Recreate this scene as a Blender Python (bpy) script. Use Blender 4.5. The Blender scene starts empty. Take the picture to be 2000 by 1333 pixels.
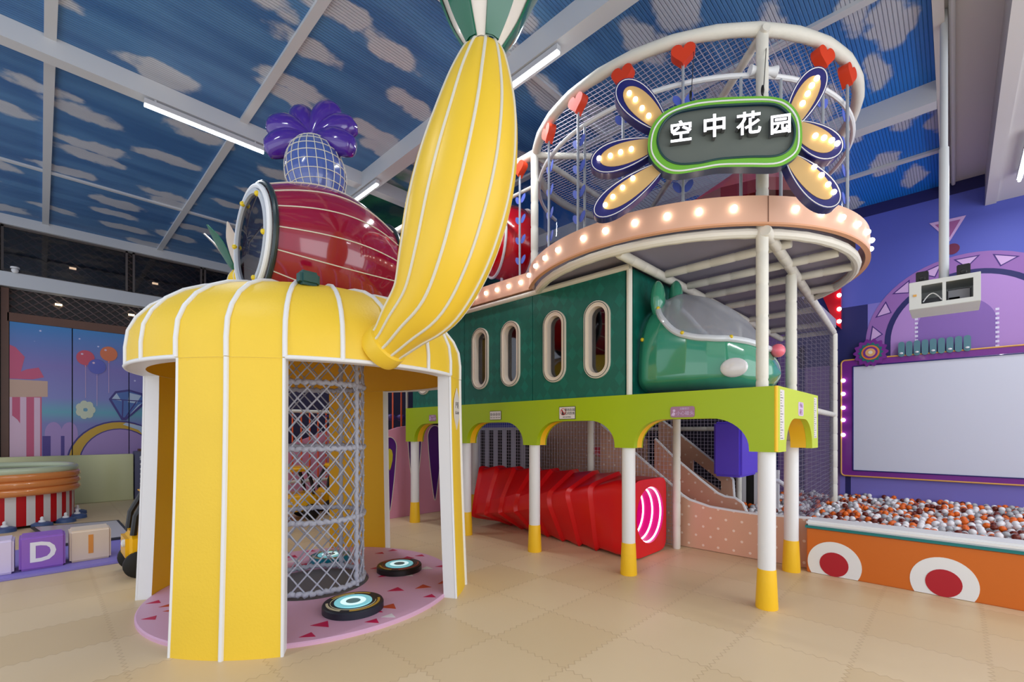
import bpy, bmesh, math, random
from mathutils import Vector, Matrix
from mathutils.geometry import tessellate_polygon
random.seed(7)
PI = math.pi
sc = bpy.context.scene
COL = sc.collection

# ------------------------------------------------------------------ camera
# World axes follow the building: +X runs to the wall with the screen, +Y runs along the green cabin front.
H = 1.4; FPX = 893.0; HOR = 842.0
TH = math.radians(44.1)
F = Vector((math.cos(TH), math.sin(TH), 0)); R = Vector((math.sin(TH), -math.cos(TH), 0))
cam_d = bpy.data.cameras.new('camera'); cam = bpy.data.objects.new('camera', cam_d); COL.objects.link(cam)
cam.location = (0, 0, H); cam.rotation_euler = (PI/2, 0, TH - PI/2)
cam_d.sensor_width = 36; cam_d.lens = 36*FPX/2000; cam_d.shift_y = (HOR-666.5)/2000
cam_d.clip_end = 100
sc.camera = cam
# ------------------------------------------------------------------ world, exposure
w = bpy.data.worlds.new('world'); sc.world = w; w.use_nodes = True
bg = w.node_tree.nodes['Background']; bg.inputs[0].default_value = (0.86, 0.90, 1.0, 1); bg.inputs[1].default_value = 0.95
sc.view_settings.view_transform = 'Standard'; sc.view_settings.look = 'None'
sc.view_settings.exposure = 0.12; sc.view_settings.gamma = 1.0
try: sc.view_settings.use_curve_mapping = False
except Exception: pass
sc.cycles.use_denoising = True
sc.cycles.max_bounces = 8; sc.cycles.transparent_max_bounces = 24
sc.cycles.sample_clamp_indirect = 4.0
# daylight through the glass fronts of the hall, which lie beside and behind the camera
def area(name, loc, direction, sx, sy, power, color):
    d = bpy.data.lights.new(name, 'AREA'); d.shape = 'RECTANGLE'; d.size = sx; d.size_y = sy
    d.energy = power; d.color = color
    o = bpy.data.objects.new(name, d); COL.objects.link(o); o.location = loc
    o.rotation_euler = Vector(direction).to_track_quat('-Z', 'Y').to_euler()
    return o
area('daylight_front_windows', (3.5, -4.6, 2.2), (0, 1, 0.05), 11, 3.6, 225, (0.95, 0.97, 1.0))
area('daylight_side_windows', (-3.4, 1.0, 2.0), (1, 0.15, 0.0), 7, 3.2, 35, (0.95, 0.97, 1.0))

# ------------------------------------------------------------------ measuring helpers
def ray(u, v): return F + R*((u-1000)/FPX) + Vector((0, 0, (HOR-v)/FPX))
CAM = Vector((0, 0, H))
def pd(u, v, d): return CAM + ray(u, v)*d
def pX(u, v, X): r = ray(u, v); return CAM + r*(X/r.x)
def pY(u, v, Y): r = ray(u, v); return CAM + r*(Y/r.y)
def pZ(u, v, Z): r = ray(u, v); return CAM + r*((Z-H)/r.z)
def pP(u, v, o, n): r = ray(u, v); return CAM + r*((o-CAM).dot(n)/r.dot(n))
def smooth(pts, k=4, closed=True):
    n = len(pts); out = []
    rng = range(n) if closed else range(n-1)
    for i in rng:
        g = (lambda j: pts[j % n]) if closed else (lambda j: pts[max(0, min(n-1, j))])
        p0, p1, p2, p3 = [Vector(g(i+a)) for a in (-1, 0, 1, 2)]
        for q in range(k):
            t = q/k
            out.append(0.5*((2*p1) + (p2-p0)*t + (2*p0-5*p1+4*p2-p3)*t*t + (3*p1-p0-3*p2+p3)*t**3))
    if not closed: out.append(Vector(pts[-1]))
    return out

# ------------------------------------------------------------------ materials
def lin(c):
    return tuple(((x/255)/12.92 if x/255 <= 0.04045 else ((x/255+0.055)/1.055)**2.4) for x in c)
MATS = {}
def mat(name, rgb, rough=0.5, metal=0.0, emit=None, es=0.0, coat=0.0, bump=None, var=0.0):
    if name in MATS: return MATS[name]
    m = bpy.data.materials.new(name); m.use_nodes = True; nt = m.node_tree
    b = nt.nodes['Principled BSDF']; c = lin(rgb)
    b.inputs['Base Color'].default_value = (*c, 1)
    b.inputs['Roughness'].default_value = rough; b.inputs['Metallic'].default_value = metal
    b.inputs['Coat Weight'].default_value = coat; b.inputs['Coat Roughness'].default_value = 0.05
    if emit: b.inputs['Emission Color'].default_value = (*lin(emit), 1); b.inputs['Emission Strength'].default_value = es
    tc = nt.nodes.new('ShaderNodeTexCoord')
    if var:
        nz = nt.nodes.new('ShaderNodeTexNoise'); nz.inputs['Scale'].default_value = 3.0; nz.inputs['Detail'].default_value = 5
        nt.links.new(tc.outputs['Object'], nz.inputs['Vector'])
        mx = nt.nodes.new('ShaderNodeMix'); mx.data_type = 'RGBA'
        mx.inputs[6].default_value = (*[x*(1-var) for x in c], 1); mx.inputs[7].default_value = (*[min(1, x*(1+var)) for x in c], 1)
        nt.links.new(nz.outputs['Fac'], mx.inputs[0]); nt.links.new(mx.outputs[2], b.inputs['Base Color'])
    if bump:
        nz = nt.nodes.new('ShaderNodeTexNoise'); nz.inputs['Scale'].default_value = bump[0]; nz.inputs['Detail'].default_value = 4
        nt.links.new(tc.outputs['Object'], nz.inputs['Vector'])
        bp = nt.nodes.new('ShaderNodeBump'); bp.inputs['Strength'].default_value = bump[1]; bp.inputs['Distance'].default_value = 0.01
        nt.links.new(nz.outputs['Fac'], bp.inputs['Height']); nt.links.new(bp.outputs[0], b.inputs['Normal'])
    MATS[name] = m; return m
def clear(name, tint=(1, 1, 1), gloss=0.08, diff=0.0, dcol=(200, 200, 210)):
    if name in MATS: return MATS[name]
    m = bpy.data.materials.new(name); m.use_nodes = True; nt = m.node_tree; nt.nodes.clear()
    out = nt.nodes.new('ShaderNodeOutputMaterial'); tr = nt.nodes.new('ShaderNodeBsdfTransparent'); tr.inputs[0].default_value = (*tint, 1)
    gl = nt.nodes.new('ShaderNodeBsdfGlossy'); gl.inputs['Roughness'].default_value = 0.04
    mx = nt.nodes.new('ShaderNodeMixShader'); mx.inputs[0].default_value = gloss
    nt.links.new(tr.outputs[0], mx.inputs[1]); nt.links.new(gl.outputs[0], mx.inputs[2])
    last = mx
    if diff:
        df = nt.nodes.new('ShaderNodeBsdfDiffuse'); df.inputs[0].default_value = (*lin(dcol), 1)
        m2 = nt.nodes.new('ShaderNodeMixShader'); m2.inputs[0].default_value = diff
        nt.links.new(mx.outputs[0], m2.inputs[1]); nt.links.new(df.outputs[0], m2.inputs[2]); last = m2
    nt.links.new(last.outputs[0], out.inputs[0]); MATS[name] = m; return m

def nn(nt, t, **k):
    n = nt.nodes.new(t)
    for a, b in k.items(): setattr(n, a, b)
    return n
def mth(nt, op, a, b=None, clamp=False):
    n = nt.nodes.new('ShaderNodeMath'); n.operation = op; n.use_clamp = clamp
    for i, x in enumerate((a, b)):
        if x is None: continue
        if isinstance(x, (int, float)): n.inputs[i].default_value = x
        else: nt.links.new(x, n.inputs[i])
    return n.outputs[0]
def mixc(nt, fac, a, b):
    n = nt.nodes.new('ShaderNodeMix'); n.data_type = 'RGBA'
    for i, x in ((0, fac), (6, a), (7, b)):
        if isinstance(x, (int, float)): n.inputs[i].default_value = x
        elif isinstance(x, tuple): n.inputs[i].default_value = (*x, 1)
        else: nt.links.new(x, n.inputs[i])
    return n.outputs[2]
def smoothstep(nt, x, a, b):
    n = nt.nodes.new('ShaderNodeMapRange'); n.interpolation_type = 'SMOOTHSTEP'
    nt.links.new(x, n.inputs[0]); n.inputs[1].default_value = a; n.inputs[2].default_value = b
    return n.outputs[0]

def floor_mat():
    m = bpy.data.materials.new('beige_foam_tiles'); m.use_nodes = True; nt = m.node_tree; b = nt.nodes['Principled BSDF']
    g = nn(nt, 'ShaderNodeNewGeometry'); sx = nn(nt, 'ShaderNodeSeparateXYZ'); nt.links.new(g.outputs['Position'], sx.inputs[0])
    X, Y = sx.outputs[0], sx.outputs[1]
    def seam(A, B, off):
        zig = mth(nt, 'MULTIPLY', mth(nt, 'SUBTRACT', mth(nt, 'PINGPONG', mth(nt, 'ADD', B, 50.0), 0.03), 0.015), 0.9)
        t = mth(nt, 'ADD', mth(nt, 'ADD', A, zig), 60.0+off)
        fr = mth(nt, 'FRACT', mth(nt, 'DIVIDE', t, 0.6))
        dd = mth(nt, 'MINIMUM', fr, mth(nt, 'SUBTRACT', 1.0, fr))
        return smoothstep(nt, dd, 0.010, 0.003), t
    s1, tx = seam(X, Y, 0.25); s2, ty = seam(Y, X, -0.45)
    s = mth(nt, 'MAXIMUM', s1, s2)
    cx = mth(nt, 'FLOOR', mth(nt, 'DIVIDE', tx, 0.6)); cy = mth(nt, 'FLOOR', mth(nt, 'DIVIDE', ty, 0.6))
    cmb = nn(nt, 'ShaderNodeCombineXYZ'); nt.links.new(cx, cmb.inputs[0]); nt.links.new(cy, cmb.inputs[1])
    wn = nn(nt, 'ShaderNodeTexWhiteNoise'); nt.links.new(cmb.outputs[0], wn.inputs[0])
    base = mixc(nt, wn.outputs[0], lin((216, 192, 152)), lin((228, 207, 172)))
    nz = nn(nt, 'ShaderNodeTexNoise'); nz.inputs['Scale'].default_value = 1.3; nz.inputs['Detail'].default_value = 6
    nt.links.new(g.outputs['Position'], nz.inputs['Vector'])
    base = mixc(nt, mth(nt, 'MULTIPLY', nz.outputs[0], 0.5), base, lin((208, 182, 140)))
    col = mixc(nt, mth(nt, 'MULTIPLY', s, 0.34), base, lin((160, 128, 92)))
    nt.links.new(col, b.inputs['Base Color'])
    b.inputs['Roughness'].default_value = 0.42; b.inputs['Specular IOR Level'].default_value = 0.35
    fine = nn(nt, 'ShaderNodeTexNoise'); fine.inputs['Scale'].default_value = 90; nt.links.new(g.outputs['Position'], fine.inputs['Vector'])
    hgt = mth(nt, 'SUBTRACT', mth(nt, 'MULTIPLY', fine.outputs[0], 0.12), s)
    bp = nn(nt, 'ShaderNodeBump'); bp.inputs['Strength'].default_value = 0.25; bp.inputs['Distance'].default_value = 0.004
    nt.links.new(hgt, bp.inputs['Height']); nt.links.new(bp.outputs[0], b.inputs['Normal'])
    return m

def sky_mat():
    m = bpy.data.materials.new('printed_sky_on_ribbed_panels'); m.use_nodes = True; nt = m.node_tree; b = nt.nodes['Principled BSDF']
    g = nn(nt, 'ShaderNodeNewGeometry'); sx = nn(nt, 'ShaderNodeSeparateXYZ'); nt.links.new(g.outputs['Position'], sx.inputs[0])
    X, Y = sx.outputs[0], sx.outputs[1]
    wrp = nn(nt, 'ShaderNodeTexNoise'); wrp.inputs['Scale'].default_value = 2.2; wrp.inputs['Detail'].default_value = 5; nt.links.new(g.outputs['Position'], wrp.inputs['Vector'])
    wadd = nn(nt, 'ShaderNodeVectorMath', operation='MULTIPLY_ADD'); wadd.inputs[1].default_value = (0.55, 0.34, 0)
    nt.links.new(wrp.outputs['Color'], wadd.inputs[0]); nt.links.new(g.outputs['Position'], wadd.inputs[2])
    mp = nn(nt, 'ShaderNodeMapping'); nt.links.new(wadd.outputs[0], mp.inputs[0])
    mp.inputs['Scale'].default_value = (0.78, 1.75, 0); mp.inputs['Rotation'].default_value = (0, 0, -0.30)
    vor = nn(nt, 'ShaderNodeTexVoronoi'); vor.voronoi_dimensions = '2D'; vor.inputs['Scale'].default_value = 1.0; vor.inputs['Randomness'].default_value = 0.85; nt.links.new(mp.outputs[0], vor.inputs['Vector'])
    nz = nn(nt, 'ShaderNodeTexNoise'); nz.inputs['Scale'].default_value = 5.0; nz.inputs['Detail'].default_value = 5; nt.links.new(g.outputs['Position'], nz.inputs['Vector'])
    big = nn(nt, 'ShaderNodeTexNoise'); big.inputs['Scale'].default_value = 0.9; nt.links.new(g.outputs['Position'], big.inputs['Vector'])
    dv = mth(nt, 'ADD', mth(nt, 'ADD', vor.outputs['Distance'], mth(nt, 'MULTIPLY', nz.outputs[0], 0.30)), mth(nt, 'MULTIPLY', big.outputs[0], 0.35))
    cl = smoothstep(nt, dv, 0.64, 0.53)
    mp2 = nn(nt, 'ShaderNodeMapping'); nt.links.new(g.outputs['Position'], mp2.inputs[0]); mp2.inputs['Scale'].default_value = (0.5, 3.0, 1)
    nz2 = nn(nt, 'ShaderNodeTexNoise'); nz2.inputs['Scale'].default_value = 1.2; nz2.inputs['Detail'].default_value = 5
    nt.links.new(mp2.outputs[0], nz2.inputs['Vector'])
    blue = mixc(nt, smoothstep(nt, nz2.outputs[0], 0.3, 0.7), lin((60, 112, 172)), lin((88, 142, 196)))
    # daylight put into the colour: the blue brightens towards the screen wall
    daylit = smoothstep(nt, X, 4.5, 7.0)
    blue = mixc(nt, daylit, blue, lin((24, 128, 232)))
    # forest print in the far bay
    gn = nn(nt, 'ShaderNodeTexNoise'); gn.inputs['Scale'].default_value = 1.6; gn.inputs['Detail'].default_value = 6; nt.links.new(g.outputs['Position'], gn.inputs['Vector'])
    gm = smoothstep(nt, mth(nt, 'ADD', Y, mth(nt, 'MULTIPLY', gn.outputs[0], 2.0)), 6.9, 7.5)
    gx = smoothstep(nt, X, 3.3, 3.8)
    gm = mth(nt, 'MULTIPLY', gm, gx)
    clcol = mixc(nt, nz2.outputs[0], lin((196, 202, 212)), lin((222, 226, 232)))
    col = mixc(nt, mth(nt, 'MULTIPLY', cl, 0.88), blue, clcol)
    col = mixc(nt, mth(nt, 'MULTIPLY', gm, 0.9), col, mixc(nt, smoothstep(nt, gn.outputs[0], 0.4, 0.65), lin((20, 80, 70)), lin((50, 140, 90))))
    rib = mth(nt, 'PINGPONG', mth(nt, 'ADD', Y, 40.0), 0.017)
    rf = smoothstep(nt, rib, 0.0, 0.006)
    col = mixc(nt, rf, mixc(nt, 0.38, col, lin((20, 50, 90))), col)
    nt.links.new(col, b.inputs['Base Color']); b.inputs['Roughness'].default_value = 0.45
    bp = nn(nt, 'ShaderNodeBump'); bp.inputs['Strength'].default_value = 0.6; bp.inputs['Distance'].default_value = 0.01
    nt.links.new(rf, bp.inputs['Height']); nt.links.new(bp.outputs[0], b.inputs['Normal'])
    return m

def argyle_mat():
    m = bpy.data.materials.new('teal_diamond_vinyl'); m.use_nodes = True; nt = m.node_tree; b = nt.nodes['Principled BSDF']
    g = nn(nt, 'ShaderNodeNewGeometry'); sx = nn(nt, 'ShaderNodeSeparateXYZ'); nt.links.new(g.outputs['Position'], sx.inputs[0])
    P = mth(nt, 'ADD', sx.outputs[0], sx.outputs[1]); Z = sx.outputs[2]
    a = mth(nt, 'DIVIDE', mth(nt, 'ADD', P, mth(nt, 'MULTIPLY', Z, 0.75)), 0.115); c = mth(nt, 'DIVIDE', mth(nt, 'SUBTRACT', P, mth(nt, 'MULTIPLY', Z, 0.75)), 0.115)
    fa = mth(nt, 'FLOOR', a); fc = mth(nt, 'FLOOR', c)
    ck = mth(nt, 'MODULO', mth(nt, 'ADD', mth(nt, 'ADD', fa, fc), 400), 2)
    cmb = nn(nt, 'ShaderNodeCombineXYZ'); nt.links.new(fa, cmb.inputs[0]); nt.links.new(fc, cmb.inputs[1])
    wn = nn(nt, 'ShaderNodeTexWhiteNoise'); nt.links.new(cmb.outputs[0], wn.inputs[0])
    col = mixc(nt, mth(nt, 'MULTIPLY', ck, wn.outputs[0]), lin((0, 96, 82)), lin((0, 112, 96)))
    nt.links.new(col, b.inputs['Base Color']); b.inputs['Roughness'].default_value = 0.5
    return m

def polka_mat():
    m = bpy.data.materials.new('peach_dotted_board'); m.use_nodes = True; nt = m.node_tree; b = nt.nodes['Principled BSDF']
    g = nn(nt, 'ShaderNodeNewGeometry'); sx = nn(nt, 'ShaderNodeSeparateXYZ'); nt.links.new(g.outputs['Position'], sx.inputs[0])
    Y, Z = mth(nt, 'ADD', mth(nt, 'DIVIDE', sx.outputs[1], 0.17), 40.0), mth(nt, 'ADD', mth(nt, 'DIVIDE', sx.outputs[2], 0.11), 40.0)
    row = mth(nt, 'MODULO', mth(nt, 'FLOOR', Z), 2)
    fy = mth(nt, 'SUBTRACT', mth(nt, 'FRACT', mth(nt, 'ADD', Y, mth(nt, 'MULTIPLY', row, 0.5))), 0.5); fz = mth(nt, 'SUBTRACT', mth(nt, 'FRACT', Z), 0.5)
    d = mth(nt, 'SQRT', mth(nt, 'ADD', mth(nt, 'POWER', mth(nt, 'MULTIPLY', fy, 0.17), 2), mth(nt, 'POWER', mth(nt, 'MULTIPLY', fz, 0.11), 2)))
    col = mixc(nt, smoothstep(nt, d, 0.016, 0.013), lin((218, 170, 142)), lin((242, 220, 202)))
    nt.links.new(col, b.inputs['Base Color']); b.inputs['Roughness'].default_value = 0.35
    return m

M = dict(
    yellow=mat('yellow_vinyl', (242, 204, 56), 0.5, bump=(60, 0.15), var=0.04),
    yellow2=mat('squash_yellow_paint', (242, 203, 54), 0.42, var=0.05),
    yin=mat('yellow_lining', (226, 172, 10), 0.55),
    white=mat('white_vinyl', (232, 234, 236), 0.45),
    pipe=mat('off_white_foam_tube', (226, 224, 212), 0.55, bump=(20, 0.3)),
    lime=mat('lime_vinyl', (164, 190, 0), 0.45, bump=(8, 0.15)),
    amber=mat('amber_vinyl', (246, 196, 30), 0.45, bump=(10, 0.3)),
    peach=mat('peach_paint', (232, 184, 156), 0.5), peachd=mat('peach_edge', (226, 166, 126), 0.5),
    bulb=mat('lit_bulb', (255, 255, 255), 0.3, emit=(255, 246, 235), es=9.0),
    led=mat('led_tube', (255, 255, 255), 0.3, emit=(245, 250, 255), es=7.0),
    ledbody=mat('led_housing', (205, 208, 212), 0.4),
    ow=mat('off_white_paint', (212, 210, 208), 0.6), beam=mat('grey_white_steel', (206, 211, 216), 0.5),
    deck=mat('lilac_grey_board', (150, 146, 166), 0.6),
    cream=mat('cream_plastic', (228, 216, 200), 0.3), black=mat('black_plastic', (18, 18, 20), 0.35),
    darkgreen=mat('dark_green_edge', (14, 60, 52), 0.4),
    red=mat('red_vinyl', (214, 8, 18), 0.30, bump=(6, 0.25)), red2=mat('red_gloss', (205, 12, 30), 0.2, coat=0.5),
    magenta=mat('magenta_glow_board', (200, 0, 120), 0.4, emit=(214, 0, 128), es=0.12),
    neon=mat('neon_white', (255, 240, 255), 0.3, emit=(255, 225, 255), es=2.4),
    plum=mat('plum_gloss', (150, 8, 48), 0.12, coat=1.0), violet=mat('violet_gloss', (72, 34, 150), 0.14, coat=1.0),
    iris=mat('blue_gloss', (76, 98, 170), 0.15, coat=0.8), steel=mat('painted_steel', (170, 176, 184), 0.35, metal=0.2),
    line=mat('pale_piping', (226, 222, 204), 0.5), rope=mat('grey_rope', (186, 192, 208), 0.85, bump=(120, 0.6)),
    mouse=mat('sea_green_gloss', (58, 146, 114), 0.12, coat=1.0), pink=mat('pink_gloss', (236, 110, 130), 0.25, coat=0.5),
    bolt=mat('yellow_cap', (226, 196, 30), 0.35), gray=mat('grey_plastic', (120, 122, 128), 0.5), dgray=mat('dark_grey', (52, 54, 60), 0.6),
    heart=mat('orange_red_foam', (222, 62, 22), 0.5), leafblue=mat('periwinkle_leaf', (88, 108, 205), 0.5),
    leafgreen=mat('deep_green_gloss', (6, 100, 72), 0.25, coat=0.6), leafwhite=mat('white_gloss_leaf', (232, 226, 216), 0.25, coat=0.6),
    navy=mat('navy_paint', (26, 28, 108), 0.35, coat=0.3), tan=mat('tan_panel', (208, 172, 112), 0.5),
    signgreen=mat('apple_green_paint', (110, 182, 52), 0.4, coat=0.3), signgrey=mat('slate_grey_face', (96, 104, 98), 0.5),
    letter=mat('lit_letter', (255, 255, 255), 0.4, emit=(250, 250, 255), es=1.8), letterside=mat('grey_letter_side', (86, 90, 94), 0.5),
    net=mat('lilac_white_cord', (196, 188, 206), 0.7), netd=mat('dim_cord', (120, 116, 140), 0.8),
    purple=mat('purple_paint', (118, 30, 140), 0.35, coat=0.3), gold=mat('gold_edge', (226, 170, 80), 0.4),
    screen=mat('white_screen', (214, 218, 232), 0.7), teal=mat('teal_grey_tile', (84, 130, 142), 0.5),
    orange=mat('orange_vinyl', (206, 104, 14), 0.5, bump=(15, 0.15)), crimson=mat('crimson_vinyl', (176, 10, 34), 0.5),
    tealline=mat('teal_vinyl', (0, 116, 116), 0.5), pinkwall=mat('pink_wall', (220, 150, 176), 0.5), deepviolet=mat('deep_violet', (82, 16, 120), 0.4),
    lav=mat('lavender_foam', (140, 130, 210), 0.5), bench=mat('pale_yellow_green', (206, 208, 160), 0.35),
    slate=mat('slate_board', (96, 98, 128), 0.5), wood=mat('brown_wood', (98, 58, 38), 0.4, var=0.25),
    stripe_r=mat('red_stripe', (190, 4, 18), 0.4), apricot=mat('apricot_tube', (226, 142, 76), 0.2, coat=0.6),
    stripegrey=mat('stripe_grey', (182, 178, 190), 0.5), paleg=mat('pale_green_rim', (196, 206, 172), 0.3, coat=0.4),
    blockp=mat('violet_block', (150, 100, 200), 0.45), blockc=mat('cream_block', (232, 212, 190), 0.45), blockl=mat('lilac_block', (222, 210, 240), 0.45),
    numo=mat('orange_number', (232, 150, 60), 0.5), numw=mat('white_letter_paint', (240, 240, 250), 0.5),
    carY=mat('toy_yellow', (248, 190, 10), 0.3, coat=0.3), rubber=mat('black_rubber', (16, 16, 18), 0.6),
    foampurple=mat('violet_foam', (96, 70, 220), 0.5, bump=(10, 0.15)), discp=mat('pink_floor_pad', (218, 172, 200), 0.45),
    tri_m=mat('magenta_triangle', (196, 10, 80), 0.5), tri_w=mat('white_triangle', (226, 222, 226), 0.5), tri_o=mat('rust_triangle', (196, 74, 40), 0.5),
    padface=mat('pad_light', (150, 230, 240), 0.25, emit=(120, 215, 230), es=0.35), padglow=mat('pad_light_ring', (220, 250, 250), 0.25, emit=(205, 245, 250), es=0.7), padc=mat('pad_center', (110, 170, 176), 0.25),
    padteal=mat('pad_teal', (10, 140, 170), 0.3), padgold=mat('pad_gold', (200, 160, 60), 0.4), padcream=mat('pad_cream', (220, 215, 180), 0.4), padrust=mat('pad_rust', (176, 76, 50), 0.4),
    signwhite=mat('notice_white', (224, 218, 214), 0.5), signmauve=mat('notice_mauve', (166, 122, 150), 0.5), ink=mat('notice_ink', (50, 44, 52), 0.6), signlil=mat('notice_lilac', (214, 190, 226), 0.5),
    rail=mat('orange_bar', (226, 84, 24), 0.35), glass=clear('tinted_pane', (0.55, 0.56, 0.62), 0.10), acrylic=clear('clear_acrylic', (0.95, 0.96, 0.98), 0.06),
    canopy=clear('hazy_acrylic', (0.85, 0.87, 0.9), 0.14, 0.42, (196, 198, 206)), smoke=clear('smoked_pane', (0.55, 0.53, 0.56), 0.06),
)

# ------------------------------------------------------------------ mesh builder
class MB:
    def __init__(s): s.v = []; s.f = []; s.mi = []
    def add(s, vs, fs, mi=0):
        o = len(s.v); s.v += [Vector(p) for p in vs]; s.f += [tuple(i+o for i in f) for f in fs]; s.mi += [mi]*len(fs)
    def box(s, lo, hi, mi=0):
        x0, y0, z0 = lo; x1, y1, z1 = hi
        s.obox(Vector(((x0+x1)/2, (y0+y1)/2, (z0+z1)/2)), (Vector((1, 0, 0)), Vector((0, 1, 0)), Vector((0, 0, 1))), ((x1-x0)/2, (y1-y0)/2, (z1-z0)/2), mi)
    def obox(s, c, ax, h, mi=0):
        vs = [Vector(c)+ax[0]*h[0]*a+ax[1]*h[1]*b+ax[2]*h[2]*d for d in (-1, 1) for b in (-1, 1) for a in (-1, 1)]
        s.add(vs, [(0, 2, 3, 1), (4, 5, 7, 6), (0, 1, 5, 4), (2, 6, 7, 3), (0, 4, 6, 2), (1, 3, 7, 5)], mi)
    def tube(s, path, r, n=8, closed=False, mi=0, cap=True):
        path = [Vector(p) for p in path]; k = len(path); rs = r if isinstance(r, (list, tuple)) else [r]*k
        prev = None; rings = []
        for i, p in enumerate(path):
            if closed: t = path[(i+1) % k]-path[i-1]
            else: t = path[min(i+1, k-1)]-path[max(i-1, 0)]
            t.normalize()
            if prev is None:
                a = Vector((0, 0, 1)) if abs(t.z) < 0.9 else Vector((1, 0, 0)); u = t.cross(a).normalized()
            else:
                u = prev - t*prev.dot(t)
                u = u.normalized() if u.length > 1e-6 else t.orthogonal().normalized()
            prev = u; wv = t.cross(u)
            rings.append([p+(u*math.cos(2*PI*j/n)+wv*math.sin(2*PI*j/n))*rs[i] for j in range(n)])
        vs = [q for rg in rings for q in rg]; fs = []
        for i in range(k if closed else k-1):
            a, b = i*n, ((i+1) % k)*n
            for j in range(n): fs.append((a+j, a+(j+1) % n, b+(j+1) % n, b+j))
        if cap and not closed: fs.append(tuple(range(n-1, -1, -1))); fs.append(tuple((k-1)*n+j for j in range(n)))
        s.add(vs, fs, mi)
    def lathe(s, prof, o, axis=Vector((0, 0, 1)), n=48, a0=0.0, a1=2*PI, mi=0, xref=None):
        axis = Vector(axis).normalized(); o = Vector(o)
        u = Vector(xref) if xref else (Vector((1, 0, 0)) if abs(axis.z) > 0.9 else Vector((0, 0, 1)))
        wv = axis.cross(u); full = abs(a1-a0-2*PI) < 1e-6; m = n if full else n+1; vs = []; fs = []
        for (r, h) in prof:
            for j in range(m):
                a = a0+(a1-a0)*j/n; vs.append(o+axis*h+(u*math.cos(a)+wv*math.sin(a))*r)
        for i in range(len(prof)-1):
            for j in range(n):
                j2 = (j+1) % m if full else j+1
                fs.append((i*m+j, i*m+j2, (i+1)*m+j2, (i+1)*m+j))
        s.add(vs, fs, mi)
    def ball(s, c, r, n=12, m=8, mi=0, ax=None):
        c = Vector(c); r = (r, r, r) if isinstance(r, (int, float)) else r
        ax = ax or (Vector((1, 0, 0)), Vector((0, 1, 0)), Vector((0, 0, 1)))
        vs = [c-ax[2]*r[2]]; 
        for i in range(1, m):
            t = -PI/2+PI*i/m
            for j in range(n):
                a = 2*PI*j/n; vs.append(c+ax[0]*r[0]*math.cos(t)*math.cos(a)+ax[1]*r[1]*math.cos(t)*math.sin(a)+ax[2]*r[2]*math.sin(t))
        vs.append(c+ax[2]*r[2]); fs = [(0, 1+(j+1) % n, 1+j) for j in range(n)]
        for i in range(m-2):
            for j in range(n): a = 1+i*n; fs.append((a+j, a+(j+1) % n, a+n+(j+1) % n, a+n+j))
        t = 1+(m-2)*n; fs += [(t+j, t+(j+1) % n, len(vs)-1) for j in range(n)]
        s.add(vs, fs, mi)
    def prism(s, poly, o, a, b, t, holes=(), mi=0, ms=None, back=True):
        """polygon in the (a,b) plane at o, front face towards n=a x b, depth t behind it"""
        o = Vector(o); a = Vector(a); b = Vector(b); n = a.cross(b).normalized()
        loops = [list(poly)]+[list(h) for h in holes]; ms = mi if ms is None else ms
        l3 = [[Vector((p[0], p[1], 0)) for p in lp] for lp in loops]
        tris = tessellate_polygon(l3); flat = [p for lp in l3 for p in lp]
        fr = [o+a*p.x+b*p.y for p in flat]; bk = [q-n*t for q in fr]
        tf = []
        for tr in tris:
            p, q, r_ = [flat[i] for i in tr]; ccw = (q-p).cross(r_-p).z > 0
            tf.append(tuple(tr) if ccw else tuple(reversed(tr)))
        s.add(fr, tf, mi)
        if back: s.add(bk, [tuple(reversed(x)) for x in tf], mi)
        i0 = 0
        for lp in l3:
            k = len(lp); ar = sum(lp[i].x*lp[(i+1) % k].y-lp[(i+1) % k].x*lp[i].y for i in range(k))
            vs = fr[i0:i0+k]+bk[i0:i0+k]; fs = [(i, k+i, k+(i+1) % k, (i+1) % k) for i in range(k)]
            outer = lp is l3[0]
            if (ar > 0) != outer: fs = [tuple(reversed(x)) for x in fs]
            s.add(vs, fs, ms if not isinstance(ms, dict) else ms.get('hole' if not outer else 'outer', mi)); i0 += k
    def surf(s, fn, nu, nv, cu=False, cv=False, mi=0, keep=None):
        vs = [fn(i/nu, j/nv) for i in range(nu+(0 if cu else 1)) for j in range(nv+(0 if cv else 1))]
        mj = nv+(0 if cv else 1); mu = nu+(0 if cu else 1); fs = []
        for i in range(nu):
            for j in range(nv):
                if keep and not keep((i+.5)/nu, (j+.5)/nv): continue
                i2 = (i+1) % mu; j2 = (j+1) % mj; fs.append((i*mj+j, i2*mj+j, i2*mj+j2, i*mj+j2))
        s.add(vs, fs, mi)
    def build(s, name, mats, parent=None, bevel=0, sharp=35, tagd=None, seg=2):
        if not isinstance(mats, (list, tuple)): mats = [mats]
        me = bpy.data.meshes.new(name); off = parent_loc(parent)
        me.from_pydata([p-off for p in s.v], [], s.f)
        for m_ in mats: me.materials.append(m_)
        me.polygons.foreach_set('material_index', s.mi)
        if bevel:
            bm = bmesh.new(); bm.from_mesh(me); bmesh.ops.remove_doubles(bm, verts=bm.verts, dist=1e-5)
            es = [e for e in bm.edges if len(e.link_faces) == 2 and e.calc_face_angle(0) > 0.5]
            bmesh.ops.bevel(bm, geom=es, offset=bevel, segments=seg, affect='EDGES', clamp_overlap=True)
            bm.to_mesh(me); bm.free()
        me.validate(); me.polygons.foreach_set('use_smooth', [True]*len(me.polygons))
        try: me.set_sharp_from_angle(angle=math.radians(sharp))
        except Exception: pass
        o = bpy.data.objects.new(name, me); COL.objects.link(o)
        if parent: o.parent = parent
        if tagd: tag(o, *tagd)
        return o
LOC = {}
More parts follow.
